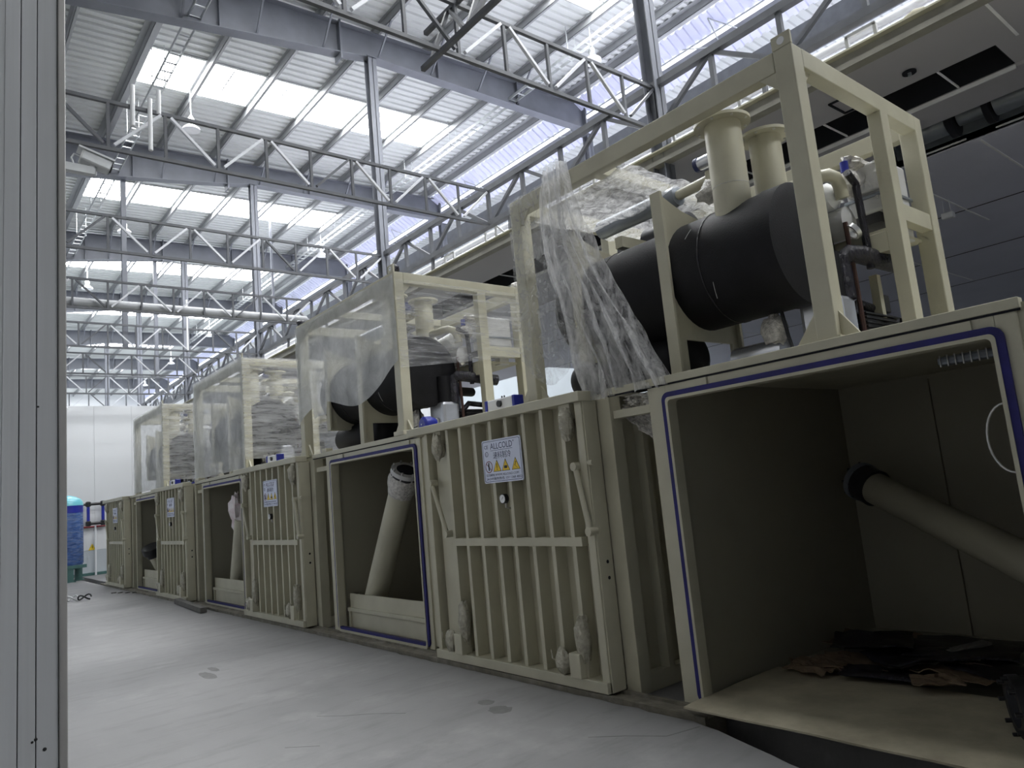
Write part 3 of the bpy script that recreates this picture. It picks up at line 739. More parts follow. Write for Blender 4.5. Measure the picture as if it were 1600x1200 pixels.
def door():
    t = empty('sliding_door', (0, 0, 0), '', 'door', 'ribbed sliding doors')
    W = 2.305
    B(.125, .15, 0.04, W - .02, .06, 2.22).build('skin', 'cream', t)
    B(0, .16, 0, .075, .036, 2.22).build('stile', 'cream', t, bevel=.004)
    B(.012, .16, -.012, 0, .036, 2.22).build('edge_plate', 'cream', t, bevel=.003)
    B(.0, .16, W - .06, W, .036, 2.22).build('stile', 'cream', t, bevel=.004)
    B(-.03, .15, 0, W, .034, .115).build('bottom_beam', 'cream', t, bevel=.004)
    B(-.04, .125, -.02, W + .26, 2.22, 2.30).build('top_rail', 'cream', t, bevel=.006)
    for y in (1.885, 1.67, 1.433, 1.19, .96, .72, .482, .237):
        B(.0, .125, y - .022, y + .022, .115, 2.22).build('rib', 'cream', t, bevel=.003)
    B(-.004, .10, .14, 1.91, 1.105, 1.175).build('cross_rib', 'cream', t, bevel=.003)
    B(.07, .125, 1.95, 2.2, .12, 2.2).build('side_panel', 'cream', t)
    # levers
    for (yc, d, s_) in ((2.17, -.21, 1), (.10, -.09, 1)):
        MB().cyl((-.03, yc, 1.72), (-.03, yc + d, 1.22), .022, 10).build('lever', 'cream', t, smooth=True)
        for (yy, zz) in ((yc, 1.72), (yc + d, 1.22)):
            MB().cyl((-.055, yy, zz), (.03, yy, zz), .034, 12).build('lever_pivot', 'cream', t, smooth=True)
    MB().cyl((.02, -.005, 1.74), (.02, -.05, 1.74), .022).build('edge_knob', 'cream', t, smooth=True)
    # wrapped rollers at the top, hinges at the foot
    for (yy, sd) in ((2.03, 1.0), (.17, 5.0)):
        lump(MB(), (-.01, yy, 2.07), (.07, .065, .13), sd).build('wrapped_roller', 'creamfilm', t, smooth=True)
        B(-.01, .06, yy - .05, yy + .05, 2.1, 2.22).build('roller_bracket', 'cream', t)
    for (yy, sd) in ((1.88, 2.0), (.30, 7.0)):
        B(-.06, .06, yy - .06, yy + .06, .115, .30).build('foot_block', 'cream', t, bevel=.006)
        lump(MB(), (.0, yy - .06, .40), (.055, .07, .19), sd).build('wrapped_cylinder', 'creamfilm', t, smooth=True)
        lump(MB(), (-.02, yy + .17, .22), (.05, .075, .10), sd + 3).build('wrapped_hinge', 'creamfilm', t, smooth=True)
        MB().tube([(-.03, yy + .22, .2), (-.06, yy + .25, .24), (-.05, yy + .27, .30)], .006, 6).build('film_tail', 'creamfilm', t)
    # dowel holes on the edge
    for z in (.98, .86): MB().cyl((.10, -.0125, z), (.10, -.014, z), .014, 12).build('edge_hole', 'dark', t)
    # name plate
    s = MB().prism(rrect(.755, 1.31, 1.66, 2.045, .02), 0, -.012, -.004).build('sign_board', 'plate', t)
    X0 = -.0125
    ring_prism(rrect(.767, 1.298, 1.672, 2.033, .016), rrect(.771, 1.294, 1.676, 2.029, .014), -.0135, -.012).build('border', 'navyprint', s)
    put_text('CE', .055, X0, 1.275, 1.968, .032, 'navyprint', s)
    put_text('ALLCOLD', .315, X0, 1.185, 1.958, .055, 'navyprint', s)
    put_text('®', .016, X0, .862, 2.0, .016, 'navyprint', s)
    B(-.0135, -.012, .872, 1.185, 1.945, 1.9485).build('underline', 'navyprint', s)
    MB().ring((-.0125, 1.245, 1.92), (-.0135, 1.245, 1.92), .018, .023).build('seal_mark', 'navyprint', s)
    put_text('L', .012, X0, 1.252, 1.91, .02, 'navyprint', s)
    put_text('速科制冷', .25, X0, 1.15, 1.872, .062, 'navyprint', s)
    # pictograms
    MB().ring((-.0125, 1.225, 1.805), (-.0135, 1.225, 1.805), .046, .053, 28).build('prohibition_ring', 'redprint', s)
    MB().bar((-.013, 1.262, 1.838), (-.013, 1.188, 1.772), .0012, .007, (1, 0, 0)).build('prohibition_bar', 'redprint', s)
    MB().cyl((-.0125, 1.225, 1.836), (-.0135, 1.225, 1.836), .008, 12).bar((-.013, 1.225, 1.828), (-.013, 1.222, 1.772), .0012, .016, (1, 0, 0)).build('person_symbol', 'blackprint', s)
    for k, yc in enumerate((1.108, .985, .845)):
        h = .10
        def tri(r): return [(yc + .058 * r, 1.79 - .03 * r - .002), (yc - .058 * r, 1.79 - .03 * r - .002), (yc, 1.79 + .075 * r)]
        MB().prism(tri(1.0), 0, -.0128, -.012).build('triangle_border', 'blackprint', s)
        MB().prism(tri(.86), 0, -.0134, -.0127).build('triangle', 'yellow', s)
        if k == 0:
            MB().bar((-.0136, yc, 1.83), (-.0136, yc, 1.788), .0006, .008, (1, 0, 0)).cyl((-.0134, yc, 1.776), (-.0139, yc, 1.776), .005, 10).build('exclamation_mark', 'blackprint', s)
        elif k == 1:
            MB().prism([(yc + .022, 1.785), (yc + .02, 1.803), (yc - .018, 1.803), (yc - .026, 1.792), (yc - .018, 1.778), (yc + .02, 1.778)], 0, -.0139, -.0134).build('hand_symbol', 'blackprint', s)
        else:
            MB().cyl((-.0134, yc - .004, 1.824), (-.0139, yc - .004, 1.824), .006, 10).bar((-.0136, yc - .002, 1.818), (-.0136, yc + .01, 1.792), .0006, .009, (1, 0, 0)).bar((-.0136, yc + .012, 1.795), (-.0136, yc - .024, 1.772), .0006, .006, (1, 0, 0)).bar((-.0136, yc - .03, 1.768), (-.0136, yc + .03, 1.768), .0006, .006, (1, 0, 0)).build('slip_symbol', 'blackprint', s)
    put_text('公司网址:WWW.ALLCOLD.COM', .46, X0, 1.275, 1.718, .026, 'navyprint', s)
    put_text('24小时服务热线: 137 1368 4852', .50, X0, 1.275, 1.685, .026, 'navyprint', s)
    # pressure gauge
    g = MB().cyl((-.035, 1.045, 1.515), (.005, 1.045, 1.515), .042, 24).build('gauge', 'blackiron', t, smooth=True)
    MB().cyl((-.037, 1.045, 1.515), (-.035, 1.045, 1.515), .036, 24).build('gauge_face', 'glass', g)
    MB().bar((-.0378, 1.05, 1.51), (-.0378, 1.025, 1.535), .001, .005, (1, 0, 0)).build('needle', 'blackprint', g)
    MB().tube([(0, 1.045, 1.475), (0, 1.045, 1.44), (.03, 1.045, 1.43), (.08, 1.045, 1.43)], .009, 8).build('gauge_pipe', 'bolt', g, smooth=True)
    return t
d0 = door()
dl = ['nearest ribbed cream sliding door with the blue and white sign plate', 'second ribbed cream sliding door, mid row, with grey sign plate', 'third ribbed cream sliding door, far down the row', 'farthest ribbed cream sliding door at the end of the row']
for i in range(4):
    o = d0 if i == 0 else copy_tree(d0)
    o.location = (3.97, 3.975 + PITCH * i, 0); o['label'] = dl[i]

# ---- refrigeration skids on the roof (local origin: front near corner foot)
def skid():
    t = empty('refrigeration_skid', (0, 0, 0), '', 'refrigeration skid', 'refrigeration skids')
    off = (4.2, 2.0, 2.295)
    def P(mb, name, m, par=t, **k): return mb.build(name, m, par, off, **k)
    zt = 4.22; W = .13; z0 = 2.295
    yN, yF = 2.0, 4.86; xF, xR = 4.2, 6.16
    for (x, y) in ((xF, yN), (xF, yF - W), (xR - W, yN), (xR - W, yF - W)):
        p = P(B(x, x + W, y, y + W, z0, zt), 'post', 'cream', bevel=.008)
        P(B(x - .03, x + W + .03, y - .03, y + W + .03, z0, z0 + .02), 'base_plate', 'cream', p)
        if x == xF:
            P(MB().prism([(y - .11, z0 + .02), (y, z0 + .02), (y, z0 + .18)], 0, x + .05, x + .07), 'gusset', 'cream', p)
            P(MB().prism([(y + W, z0 + .02), (y + W + .14, z0 + .02), (y + W, z0 + .2)], 0, x + .03, x + .05), 'gusset', 'cream', p)
    P(B(5.40, 5.53, yN, yN + .10, z0, zt - .12), 'post', 'cream', bevel=.006)
    P(B(5.40, 5.53, yF - .1, yF, z0, zt - .12), 'post', 'cream', bevel=.006)
    P(B(xF, xF + .10, yN + W, yF - W, zt - .14, zt), 'top_beam', 'cream', bevel=.006)
    P(B(xR - .10, xR, yN + W, yF - W, zt - .14, zt), 'top_beam', 'cream', bevel=.006)
    P(B(xF + W, xR - W, yN, yN + .10, zt - .13, zt), 'top_beam', 'cream', bevel=.006)
    P(B(xF + W, xR - W, yF - .1, yF, zt - .13, zt), 'top_beam', 'cream', bevel=.006)
    P(B(xF + .1, xR - .1, 3.82, 3.92, zt - .10, zt), 'top_beam', 'cream', bevel=.006)
    for (a, b_) in (((yN + W, zt - .14), 1), ((yF - W, zt - .14), -1)):
        P(MB().prism([a, (a[0] + .12 * b_, a[1]), (a[0], a[1] - .12)], 0, xF + .01, xF + .03), 'corner_gusset', 'cream')
    P(MB().prism([(xF + W, zt - .13), (xF + W + .12, zt - .13), (xF + W, zt - .26)], 1, yN + .03, yN + .05), 'corner_gusset', 'cream')
    lug = P(MB().prism([(yN, zt), (yN + W, zt), (yN + W, zt + .09), (yN, zt + .09)], 0, xF, xF + .02), 'lifting_lug', 'cream')
    P(MB().cyl((xF - .001, yN + .065, zt + .045), (xF - .003, yN + .065, zt + .045), .026, 18), 'lug_hole', 'white', lug)
    # shelves
    P(B(5.53, xR - W, yN + .01, yN + .09, 3.27, 3.40), 'shelf_beam', 'cream', bevel=.004)
    P(B(5.40, 5.52, yN + .1, 3.5, 3.05, 3.20), 'shelf_beam', 'cream', bevel=.004)
    P(B(5.42, 6.06, 2.1, 3.5, 3.20, 3.225), 'shelf_plate', 'cream')
    P(B(4.72, 5.42, 4.0, 4.08, 3.60, 3.70), 'shelf_beam', 'cream')
    # black insulated tank
    c = (4.83, 3.13); R = .44
    tk = P(MB().lathe((c[0], 2.42, c[1]), (c[0], 4.66, c[1]), [(0, 0.0), (.0, .30), (.03, .40), (.07, R), (2.16, R), (2.21, .40), (2.24, .30), (2.24, 0.0)], 40), 'tank', 'black', smooth=True)
    for yy in (3.02, 4.02): P(MB().ring((c[0], yy, c[1]), (c[0], yy + .012, c[1]), R - .02, R + .004, 40), 'foam_seam', 'blackwrap', tk)
    P(MB().lathe((c[0], 2.41, c[1]), (c[0], 2.58, c[1]), [(0, .0), (.0, .38), (.02, R + .006), (.17, R + .008)], 40), 'end_wrap', 'black', tk, smooth=True)
    for (yy, a0, a1) in ((3.12, 140, 152), (2.95, 205, 222), (3.9, 120, 128)):
        P(MB().tube([(c[0] + (R + .001) * math.cos(math.radians(a0 + (a1 - a0) * q / 6)), yy + .03 * q / 6, c[1] + (R + .001) * math.sin(math.radians(a0 + (a1 - a0) * q / 6))) for q in range(7)], .0022, 5), 'chalk_mark', 'compr', tk)
    # nozzles with flanges
    for (x, y, r, zt2, zb) in ((4.64, 2.83, .135, 4.16, 3.36), (5.06, 2.74, .12, 4.12, 3.4)):
        n = P(MB().cyl((x, y, zb), (x, y, zt2), r, 28), 'nozzle', 'cream', smooth=True)
        P(MB().ring((x, y, zt2 - .005), (x, y, zt2 + .018), r - .02, r + .075, 32), 'flange', 'cream', n, smooth=True)
        for k in range(8):
            a = 2 * PI * k / 8 + .2
            P(MB().cyl((x + (r + .05) * math.cos(a), y + (r + .05) * math.sin(a), zt2 - .012), (x + (r + .05) * math.cos(a), y + (r + .05) * math.sin(a), zt2 + .022), .011, 8), 'flange_bolt', 'bolt', n)
        P(MB().ring((x, y, 3.66), (x, y, 3.663), r - .01, r + .002, 28), 'weld', 'compr', n)
    # saddles
    for yy, zb in ((3.32, z0), (4.28, 2.62)):
        s = P(B(4.36, 4.39, yy - .05, yy + .05, zb, 3.76), 'saddle', 'cream', bevel=.004)
        pts = [(4.39, zb), (4.52, zb), (4.52, 2.60), (5.12, 2.60), (5.12, zb), (5.20, zb)] if zb < 2.5 else [(4.39, zb), (5.20, zb)]
        pts += [(5.20, 2.98), (5.28, 3.13), (5.24, 3.34), (5.12, 3.52), (4.98, 3.60), (4.83, 3.63), (4.66, 3.66), (4.52, 3.71), (4.39, 3.76)]
        P(MB().prism(pts, 1, yy - .012, yy + .012), 'saddle_web', 'cream', s)
        P(B(5.20, 5.23, yy - .05, yy + .05, zb, 2.98), 'saddle_leg', 'cream', s)
        if zb > 2.5: P(B(4.39, 5.23, yy - .05, yy + .05, zb, zb + .03), 'saddle_foot', 'cream', s)
    # lower black receiver
    P(MB().lathe((4.84, 3.42, 2.52), (4.84, 4.84, 2.52), [(0, .0), (0, .1), (.04, .17), (.09, .2), (1.26, .2), (1.36, .16), (1.41, .08), (1.41, 0)], 28), 'receiver', 'black', smooth=True)
    # grey steel pipe and valve train at the top
    P(MB().lathe((5.12, 3.62, 4.01), (5.12, 4.6, 4.01), [(0, .05), (.02, .09), (.96, .09), (.98, .05)], 22), 'steel_pipe', 'steel', smooth=True)
    P(MB().cyl((4.98, 2.9, 3.97), (5.1, 3.62, 4.0), .045, 16), 'valve_pipe', 'cream', smooth=True)
    P(B(4.95, 5.03, 3.1, 3.24, 3.93, 4.03), 'valve_body', 'cream', bevel=.01)
    a = P(MB().cyl((4.98, 3.02, 4.12), (4.98, 3.30, 4.12), .055, 20), 'actuator', 'alu', smooth=True)
    for y_ in (3.0, 3.29): P(MB().cyl((4.98, y_, 4.12), (4.98, y_ + .035, 4.12), .06, 20), 'actuator_cap', 'navyprint', a, smooth=True)
    P(lump(MB(), (4.9, 3.12, 3.82), (.09, .17, .09), 3.3), 'film_bundle', 'crumple', smooth=True)
    # drum and dark compressor far side
    P(MB().lathe((5.45, 3.75, 3.8), (5.45, 4.3, 3.8), [(0, .12), (.03, .17), (.5, .17), (.55, .12)], 24), 'compressor_drum', 'blackiron', smooth=True)
    P(MB().cyl((5.4, 3.3, 3.55), (5.4, 4.6, 3.72), .11, 18), 'insulated_pipe', 'blackwrap', smooth=True)
    P(MB().lathe((5.55, 3.35, 3.72), (5.55, 3.75, 3.72), [(0, .0), (0, .1), (.05, .16), (.4, .17)], 20), 'motor_cover', 'compr', smooth=True)
    # pipe from the rear nozzle to the elbow
    P(MB().tube([(5.08, 2.66, 3.66), (5.10, 2.45, 3.66), (5.11, 2.38, 3.665), (5.14, 2.33, 3.665), (5.20, 2.31, 3.65), (5.25, 2.31, 3.60), (5.27, 2.31, 3.5)], .048, 14), 'elbow_pipe', 'cream', smooth=True)
    P(MB().cyl((5.36, 2.30, 3.72), (5.36, 2.30, 3.80), .03, 14), 'blue_valve', 'blue', smooth=True)
    P(lump(MB(), (5.40, 2.30, 3.64), (.09, .08, .10), 9.1), 'film_bundle', 'crumple', smooth=True)
    P(lump(MB(), (5.52, 2.30, 3.82), (.13, .08, .05), 4.1, amp=.6), 'film_bundle', 'crumple', smooth=True)
    # light grey compressor
    k = P(B(5.58, 6.0, 2.12, 2.42, 3.42, 3.82), 'compressor', 'compr', bevel=.025)
    P(B(5.55, 5.59, 2.14, 2.40, 3.58, 3.80), 'cover_plate', 'compr', k, bevel=.012)
    P(MB().cyl((5.55, 2.29, 3.70), (5.535, 2.29, 3.70), .05, 20), 'round_cover', 'compr', k, smooth=True)
    P(B(5.555, 6.02, 2.105, 2.435, 3.535, 3.56), 'flange_seam', 'steel', k, bevel=.006)
    for (yy, zz) in ((2.2, 3.52), (2.33, 3.575), (2.46, 3.575), (2.18, 3.72), (2.18, 3.79)):
        P(MB().cyl((5.56, yy - .02, zz), (5.542, yy - .02, zz), .011, 8), 'cover_bolt', 'bolt', k)
    P(B(5.6, 5.95, 2.2, 2.5, 3.34, 3.42), 'compressor_foot', 'blackiron', k)
    P(B(5.75, 5.9, 2.1, 2.2, 3.19, 3.42), 'compressor_foot', 'compr', k)
    P(MB().lathe((5.30, 2.36, 3.56), (5.30, 2.9, 3.50), [(0, .0), (0, .06), (.04, .11), (.5, .115)], 22), 'motor', 'white', smooth=True)
    P(MB().lathe((5.36, 2.3, 3.34), (5.36, 2.8, 3.34), [(0, .05), (.03, .12), (.45, .12)], 22), 'oil_separator', 'compr', smooth=True)
    P(MB().tube([(5.2, 2.22, 3.65), (5.36, 2.24, 3.6), (5.38, 2.24, 3.3), (5.38, 2.24, 2.95)], .028, 10), 'dark_pipe', 'blackwrap', smooth=True)
    P(MB().ring((5.25, 2.28, 3.22), (5.27, 2.26, 3.24), .05, .065), 'clamp_ring', 'bolt', smooth=True)
    # black insulated piping low
    P(MB().tube([(5.16, 2.35, 2.72), (5.16, 2.35, 2.95), (5.17, 2.35, 3.02), (5.21, 2.30, 3.06), (5.28, 2.26, 3.05), (5.72, 2.16, 2.99)], .068, 16), 'insulated_pipe', 'blackwrap', smooth=True)
    P(MB().cyl((5.05, 2.40, 2.70), (5.05, 2.40, 3.06), .09, 18), 'insulated_pipe', 'black', smooth=True)
    P(MB().cyl((5.2, 2.5, 2.90), (5.7, 2.7, 2.92), .06, 14), 'insulated_pipe', 'black', smooth=True)
    P(MB().tube([(5.22, 2.3, 3.3), (5.24, 2.3, 2.9), (5.25, 2.3, 2.34)], .018, 8), 'copper_pipe', 'copper', smooth=True)
    P(B(5.6, 5.66, 2.3, 2.36, z0, 2.95), 'pipe_prop', 'cream')
    # ribbed black compressor and oil bottle
    k = P(B(5.3, 5.85, 2.30, 2.66, z0 + .02, 2.64), 'black_compressor', 'blackiron', bevel=.03)
    for i in range(8): P(B(5.285, 5.865, 2.285, 2.675, 2.38 + i * .034, 2.392 + i * .034), 'cooling_fin', 'blackiron', k)
    P(MB().tube([(5.3, 2.4, 2.62), (5.4, 2.38, 2.72), (5.65, 2.38, 2.70), (5.8, 2.4, 2.62)], .035, 12), 'black_hose', 'blackwrap', smooth=True)
    P(MB().lathe((5.72, 2.2, z0), (5.72, 2.2, 2.62), [(0, .08), (.2, .08), (.25, .04), (.3, .035)], 16), 'oil_bottle', 'blackiron', smooth=True)
    P(MB().tube([(5.72, 2.2, 2.58), (5.8, 2.15, 2.60), (5.86, 2.12, 2.56), (5.9, 2.12, 2.52)], .012, 8), 'hose', 'blackiron', smooth=True)
    P(B(5.66, 5.76, 2.3, 2.38, 2.66, 2.8), 'control_box', 'blackiron', bevel=.01)
    # blue pumps below the tank
    k = P(B(4.95, 5.2, 2.30, 2.62, 2.42, 2.74), 'pump_motor', 'alu', bevel=.04)
    P(B(4.9, 5.22, 2.26, 2.66, z0, 2.42), 'pump_base', 'blue', k, bevel=.02)
    P(MB().ring((4.945, 2.44, 2.50), (4.93, 2.44, 2.50), .03, .045), 'pump_eye', 'bolt', k)
    P(MB().lathe((4.95, 2.72, 2.42), (4.95, 3.2, 2.42), [(0, .06), (.03, .10), (.45, .10), (.48, .06)], 18), 'silver_vessel', 'alu', smooth=True)
    P(lump(MB(), (4.88, 2.78, 2.58), (.07, .10, .12), 6.2), 'film_bundle', 'crumple', smooth=True)
    P(MB().cyl((4.83, 2.74, 2.34), (4.79, 2.74, 2.34), .04, 14), 'blue_knob', 'blue', smooth=True)
    P(MB().tube([(4.86, 2.70, 2.72), (4.84, 2.66, 2.5), (4.84, 2.62, 2.30)], .014, 8), 'hose', 'blackiron', smooth=True)
    P(B(4.46, 4.6, 2.16, 2.3, z0, 2.40), 'junction_box', 'compr', bevel=.008)
    return t
s0 = skid()
SY = [2.0, 7.03, 12.21, 17.54]
sl = ['nearest open cream frame skid with black tanks and tall flanged nozzles', 'second frame skid, half wrapped in clear film, with black tank', 'third frame skid, fully wrapped in film, mid row', 'fourth frame skid, fully wrapped in film, at the far end']
for i in range(4):
    o = s0 if i == 0 else copy_tree(s0)
    o.location = (4.2, SY[i], 2.295); o['label'] = sl[i]
    o.scale = (1, 1, 1)

# ---- clear plastic film
def film(name, fn, nu, nv, m, lab, off):
    mb = MB(); mb.grid(fn, nu, nv)
    o = mb.build(name, m, None, off, smooth=True, fix=False); o.location = off
    return tag(o, lab, 'plastic film')
def drape(u, v):       # nearest skid: gathered at the top beam, fanning out below
    zz = 4.27 - v * 2.04
    ya = 4.27 - .10 * v + .06 * math.sin(v * 5); yb = 3.98 - (.80 * v ** 1.3)
    yy = ya + (yb - ya) * u
    f = .05 * math.sin(u * 34 + 3 * nz(u * 3, v * 2, 0)) + .06 * nz(u * 9, v * 4, 2) + .025 * nz(u * 22, v * 10, 5)
    return (4.10 - .05 * math.sin(min(1, v * 1.6) * PI) + f * (.4 + v * .9), yy + .015 * nz(u * 8, v * 12, 9), zz + .02 * nz(u * 6, v * 3, 4) + (.10 * nz(u * 5, 0, 7) if v > .97 else 0))
film('plastic_sheet', drape, 70, 60, 'film', 'crumpled clear plastic sheet hanging over the front of the nearest skid', (4.1, 3.9, 2.3))
def thin(u, v):
    zz = 4.22 - v * (1.5 + .28 * math.sin(u * 3.0)); yy = 4.86 - u * .72
    return (4.175 + .02 * nz(u * 7, v * 7, 1) + .02 * nz(u * 15, v * 4, 4), yy, zz)
film('plastic_sheet', thin, 40, 40, 'film_thin', 'thin torn clear film stretched over the far bay of the nearest skid', (4.17, 4.4, 2.3))
def gapfilm(u, v):
    yy = 3.82 - u * .38; zz = 2.235 - v * (.17 + .30 * u) 
    return (4.30 + .06 * nz(u * 6, v * 6, 3) + .05 * nz(u * 14, v * 14, 8), yy, zz)
film('plastic_sheet', gapfilm, 30, 30, 'crumple', 'crumpled shiny film stuffed in the gap beside the nearest chamber', (4.3, 3.6, 1.9))
def roofilm(u, v):
    return (4.25 + 1.6 * u, 3.5 + 1.1 * v + .1 * nz(u * 4, v * 3, 1), 4.06 - .10 * v + .06 * nz(u * 7, v * 3, 2))
film('plastic_sheet', roofilm, 30, 20, 'film', 'white folds of film lying under the top beams of the nearest skid', (4.3, 4.0, 4.0))
def front2(u, v):
    yy = 9.90 - u * 2.87
    low = 1.42 - .16 * math.sin(u * 7) - .30 * u + (.18 if .18 < u < .32 else 0)
    return (4.185 + .02 * nz(u * 9, v * 6, 1), yy, 4.18 - v * low)
film('plastic_sheet', front2, 60, 30, 'film_front', 'cloudy film over the upper front of the second skid', (4.18, 8.4, 2.4))
def side2(u, v):
    return (4.2 + u * 1.95, 7.0 + .015 * nz(u * 8, v * 8, 2), 4.12 - v * (1.05 - .22 * u))
film('plastic_sheet', side2, 50, 30, 'film_clear', 'clear wrinkled film across the near end of the second skid', (5.1, 7.0, 3.0))
for i, Y in ((2, SY[2]), (3, SY[3])):
    nm = ['', '', 'third', 'fourth'][i]
    def fr(u, v, Y=Y): return (4.18 + .015 * nz(u * 9, v * 6, Y), Y + 2.88 - u * 2.9, 4.24 - v * 1.9)
    film('plastic_wrap', fr, 40, 24, 'film_front', 'cloudy film wrapped over the front of the %s skid' % nm, (4.18, Y + 1.4, 2.32))
    def sd(u, v, Y=Y): return (4.18 + u * 2.0, Y - .03 + .02 * nz(u * 5, v * 22, Y), 4.24 - v * 1.75)
    film('plastic_wrap', sd, 24, 60, 'film_wrap', 'horizontally stretched film wrapped over the near end of the %s skid' % nm, (5.2, Y, 2.4))

for k, (x, y, z, w_) in enumerate(((4.26, 7.10, 4.27, 'near front corner of the second skid'), (4.26, 9.82, 4.26, 'far front corner of the second skid'), (6.1, 7.1, 4.26, 'rear corner of the second skid'))):
    tag(lump(MB(), (x, y, z), (.06, .06, .055), 3.0 + k).build('film_knot', 'blackwrap' if k < 2 else 'crumple', smooth=True), '%s film knot on the %s' % ('dark' if k < 2 else 'white', w_), 'film knot')
# ---- things lying on the chamber roofs
def actuator(i):
    Y = 4.83 + PITCH * i
    t = empty('pneumatic_actuator', (4.16, Y, 2.30), '%s white pneumatic actuator with blue end caps above a door' % ORD[i], 'actuator', 'pneumatic actuators')
    off = (4.16, Y, 2.30)
    B(4.02, 4.12, Y + .03, Y + .40, 2.30, 2.41).build('body', 'white', t, off, bevel=.012)
    for yy in (Y, Y + .40): B(4.015, 4.125, yy, yy + .035, 2.295, 2.412).build('end_cap', 'blue', t, off, bevel=.006)
    MB().cyl((4.02, Y + .21, 2.36), (4.0, Y + .21, 2.36), .03, 16).build('knob', 'blackiron', t, off, smooth=True)
    for yy in (Y + .2, Y + .235): MB().cyl((4.07, yy, 2.41), (4.07, yy, 2.435), .007, 8).build('stud', 'blackiron', t, off)
for i in range(3): actuator(i)
t = empty('blue_motor', (4.2, 6.6, 2.27), 'round blue motor standing on the roof edge beside the second skid', 'motor')
off = (4.2, 6.6, 2.27)
MB().lathe((4.19, 6.64, 2.37), (4.35, 6.64, 2.37), [(0, .0), (0, .06), (.02, .085), (.1, .09), (.16, .07)], 24).build('fan_cover', 'blue', t, off, smooth=True)
B(4.3, 4.6, 6.2, 6.7, 2.27, 2.34).build('bed', 'blue', t, off)
MB().cyl((4.188, 6.64, 2.37), (4.182, 6.64, 2.37), .008, 10).build('screw', 'bolt', t, off)
for i, (y, dy, s_) in enumerate(((8.9, .14, 'left foot of the second skid'), (6.9, .22, 'right foot of the second skid'), (14.6, .25, 'left foot of the third skid'))):
    mb = B(4.11, 4.21, y, y + dy, 2.296, 2.345)
    tag(mb.build('packing_block', 'cream', bevel=.006), 'small cream packing block on the roof edge by the ' + s_, 'block', 'packing blocks')

# ---- contents of the doorways
def trayp(i):
    y0 = -1.70 + 2.88 + PITCH * i
    t = empty('sheet_metal_tray', (4.26, y0, .06), 'cream sheet-metal tray panel standing in the %s doorway' % UN[i], 'tray', 'trays in the doorways')
    off = (4.26, y0, .06)
    B(4.25, 4.27, y0 + .05, y0 + 2.02, .30, .47).build('upper_panel', 'cream', t, off)
    B(4.215, 4.275, y0 + .03, y0 + 2.04, .255, .30).build('ledge', 'cream', t, off, bevel=.004)
    B(4.245, 4.265, y0 + .05, y0 + 2.02, .06, .255).build('lower_panel', 'cream', t, off)
    B(4.27, 5.6, y0 + .05, y0 + .09, .06, .45).build('side_panel', 'cream', t, off)
    B(4.22, 4.25, y0 + 1.98, y0 + 2.02, .06, .255).build('leg', 'cream', t, off)
for i in (1, 2, 3): trayp(i)
def flanged(t, off, p, q, r, m='cream', wrapped=True, fm='compr'):
    p = Vector(p); q = Vector(q); d = (q - p).normalized(); L = (q - p).length
    mb = MB(); mb.lathe(p, q, [(0, r), (L, r)], 28).build('pipe', m, t, off, smooth=True)
    f = MB().ring(q - d * .02, q + d * .03, r * .80, r * 1.25, 32).build('flange', fm, t, off, smooth=True)
    MB().lathe(q + d * .028, q + d * .032, [(0, r * .82), (.003, r * .82)], 28).build('bore', 'dark', t, off)
    MB().ring(q - d * .16, q - d * .02, r * .98, r * 1.18, 32).build('flange_collar', 'blackiron', f, off, smooth=True)
    pp, qq, dd, a, c = MB().frame(p, q)
    for k in range(8):
        an = 2 * PI * k / 8; cc = q + (a * math.cos(an) + c * math.sin(an)) * r * 1.12
        MB().cyl(cc - d * .05, cc + d * .06, .012, 8).build('flange_bolt', 'bolt' if fm == 'compr' else 'blackiron', f, off)
    if wrapped:
        mb = MB(); mb.lathe(q - d * .30, q - d * .05, [(0, r * 1.04), (.06, r * 1.12), (.12, r * 1.25), (.2, r * 1.3), (.25, r * 1.2)], 26)
        mb.v = [(x + .012 * nz(x * 40, y * 40, z * 40), y + .012 * nz(x * 40 + 5, y * 40, z * 40), z + .012 * nz(x * 40, y * 40 + 9, z * 40)) for (x, y, z) in mb.v]
        mb.build('film_cuff', 'crumple', t, off, smooth=True)
t = empty('leaning_pipe', (4.55, 8.55, .1), 'thick cream pipe with bolted flange leaning in the second doorway', 'pipe')
flanged(t, (4.55, 8.55, .1), (4.44, 8.58, .12), (4.38, 7.36, 1.90), .145)
t = empty('lying_pipe', (5.4, 7.6, .2), 'cream pipe lying behind the tray in the second doorway', 'pipe')
MB().cyl((5.3, 8.4, .42), (4.7, 6.75, .50), .11, 22).build('pipe', 'cream', t, (5.4, 7.6, .2), smooth=True)
t = empty('leaning_pipe', (4.55, 13.9, .1), 'cream pipe capped with a pink bag leaning in the third doorway', 'pipe')
MB().cyl((4.46, 13.72, .1), (4.40, 13.05, 1.50), .14, 24).build('pipe', 'cream', t, (4.55, 13.9, .1), smooth=True)
lb = lump(MB(), (4.36, 13.18, 1.66), (.13, .20, .30), 2.7, 16, .55)
lb.v = [(x, y + (.10 * (z - 1.62) if z > 1.7 else 0), z) for (x, y, z) in lb.v]
tag(lb.build('plastic_bag', 'bag', smooth=True), 'white and pink plastic bag tied over the pipe in the third doorway', 'bag')
t = empty('leaning_pipe', (4.5, 18.6, .1), 'stubby pipe with black flange in the fourth doorway', 'pipe')
flanged(t, (4.5, 18.6, .1), (4.6, 19.2, .35), (4.30, 19.1, .95), .17, 'cream', False)
MB().cyl((4.32, 19.12, .88), (4.27, 19.08, 1.02), .24, 28).build('black_cover', 'blackiron', t, (4.5, 18.6, .1), smooth=True)

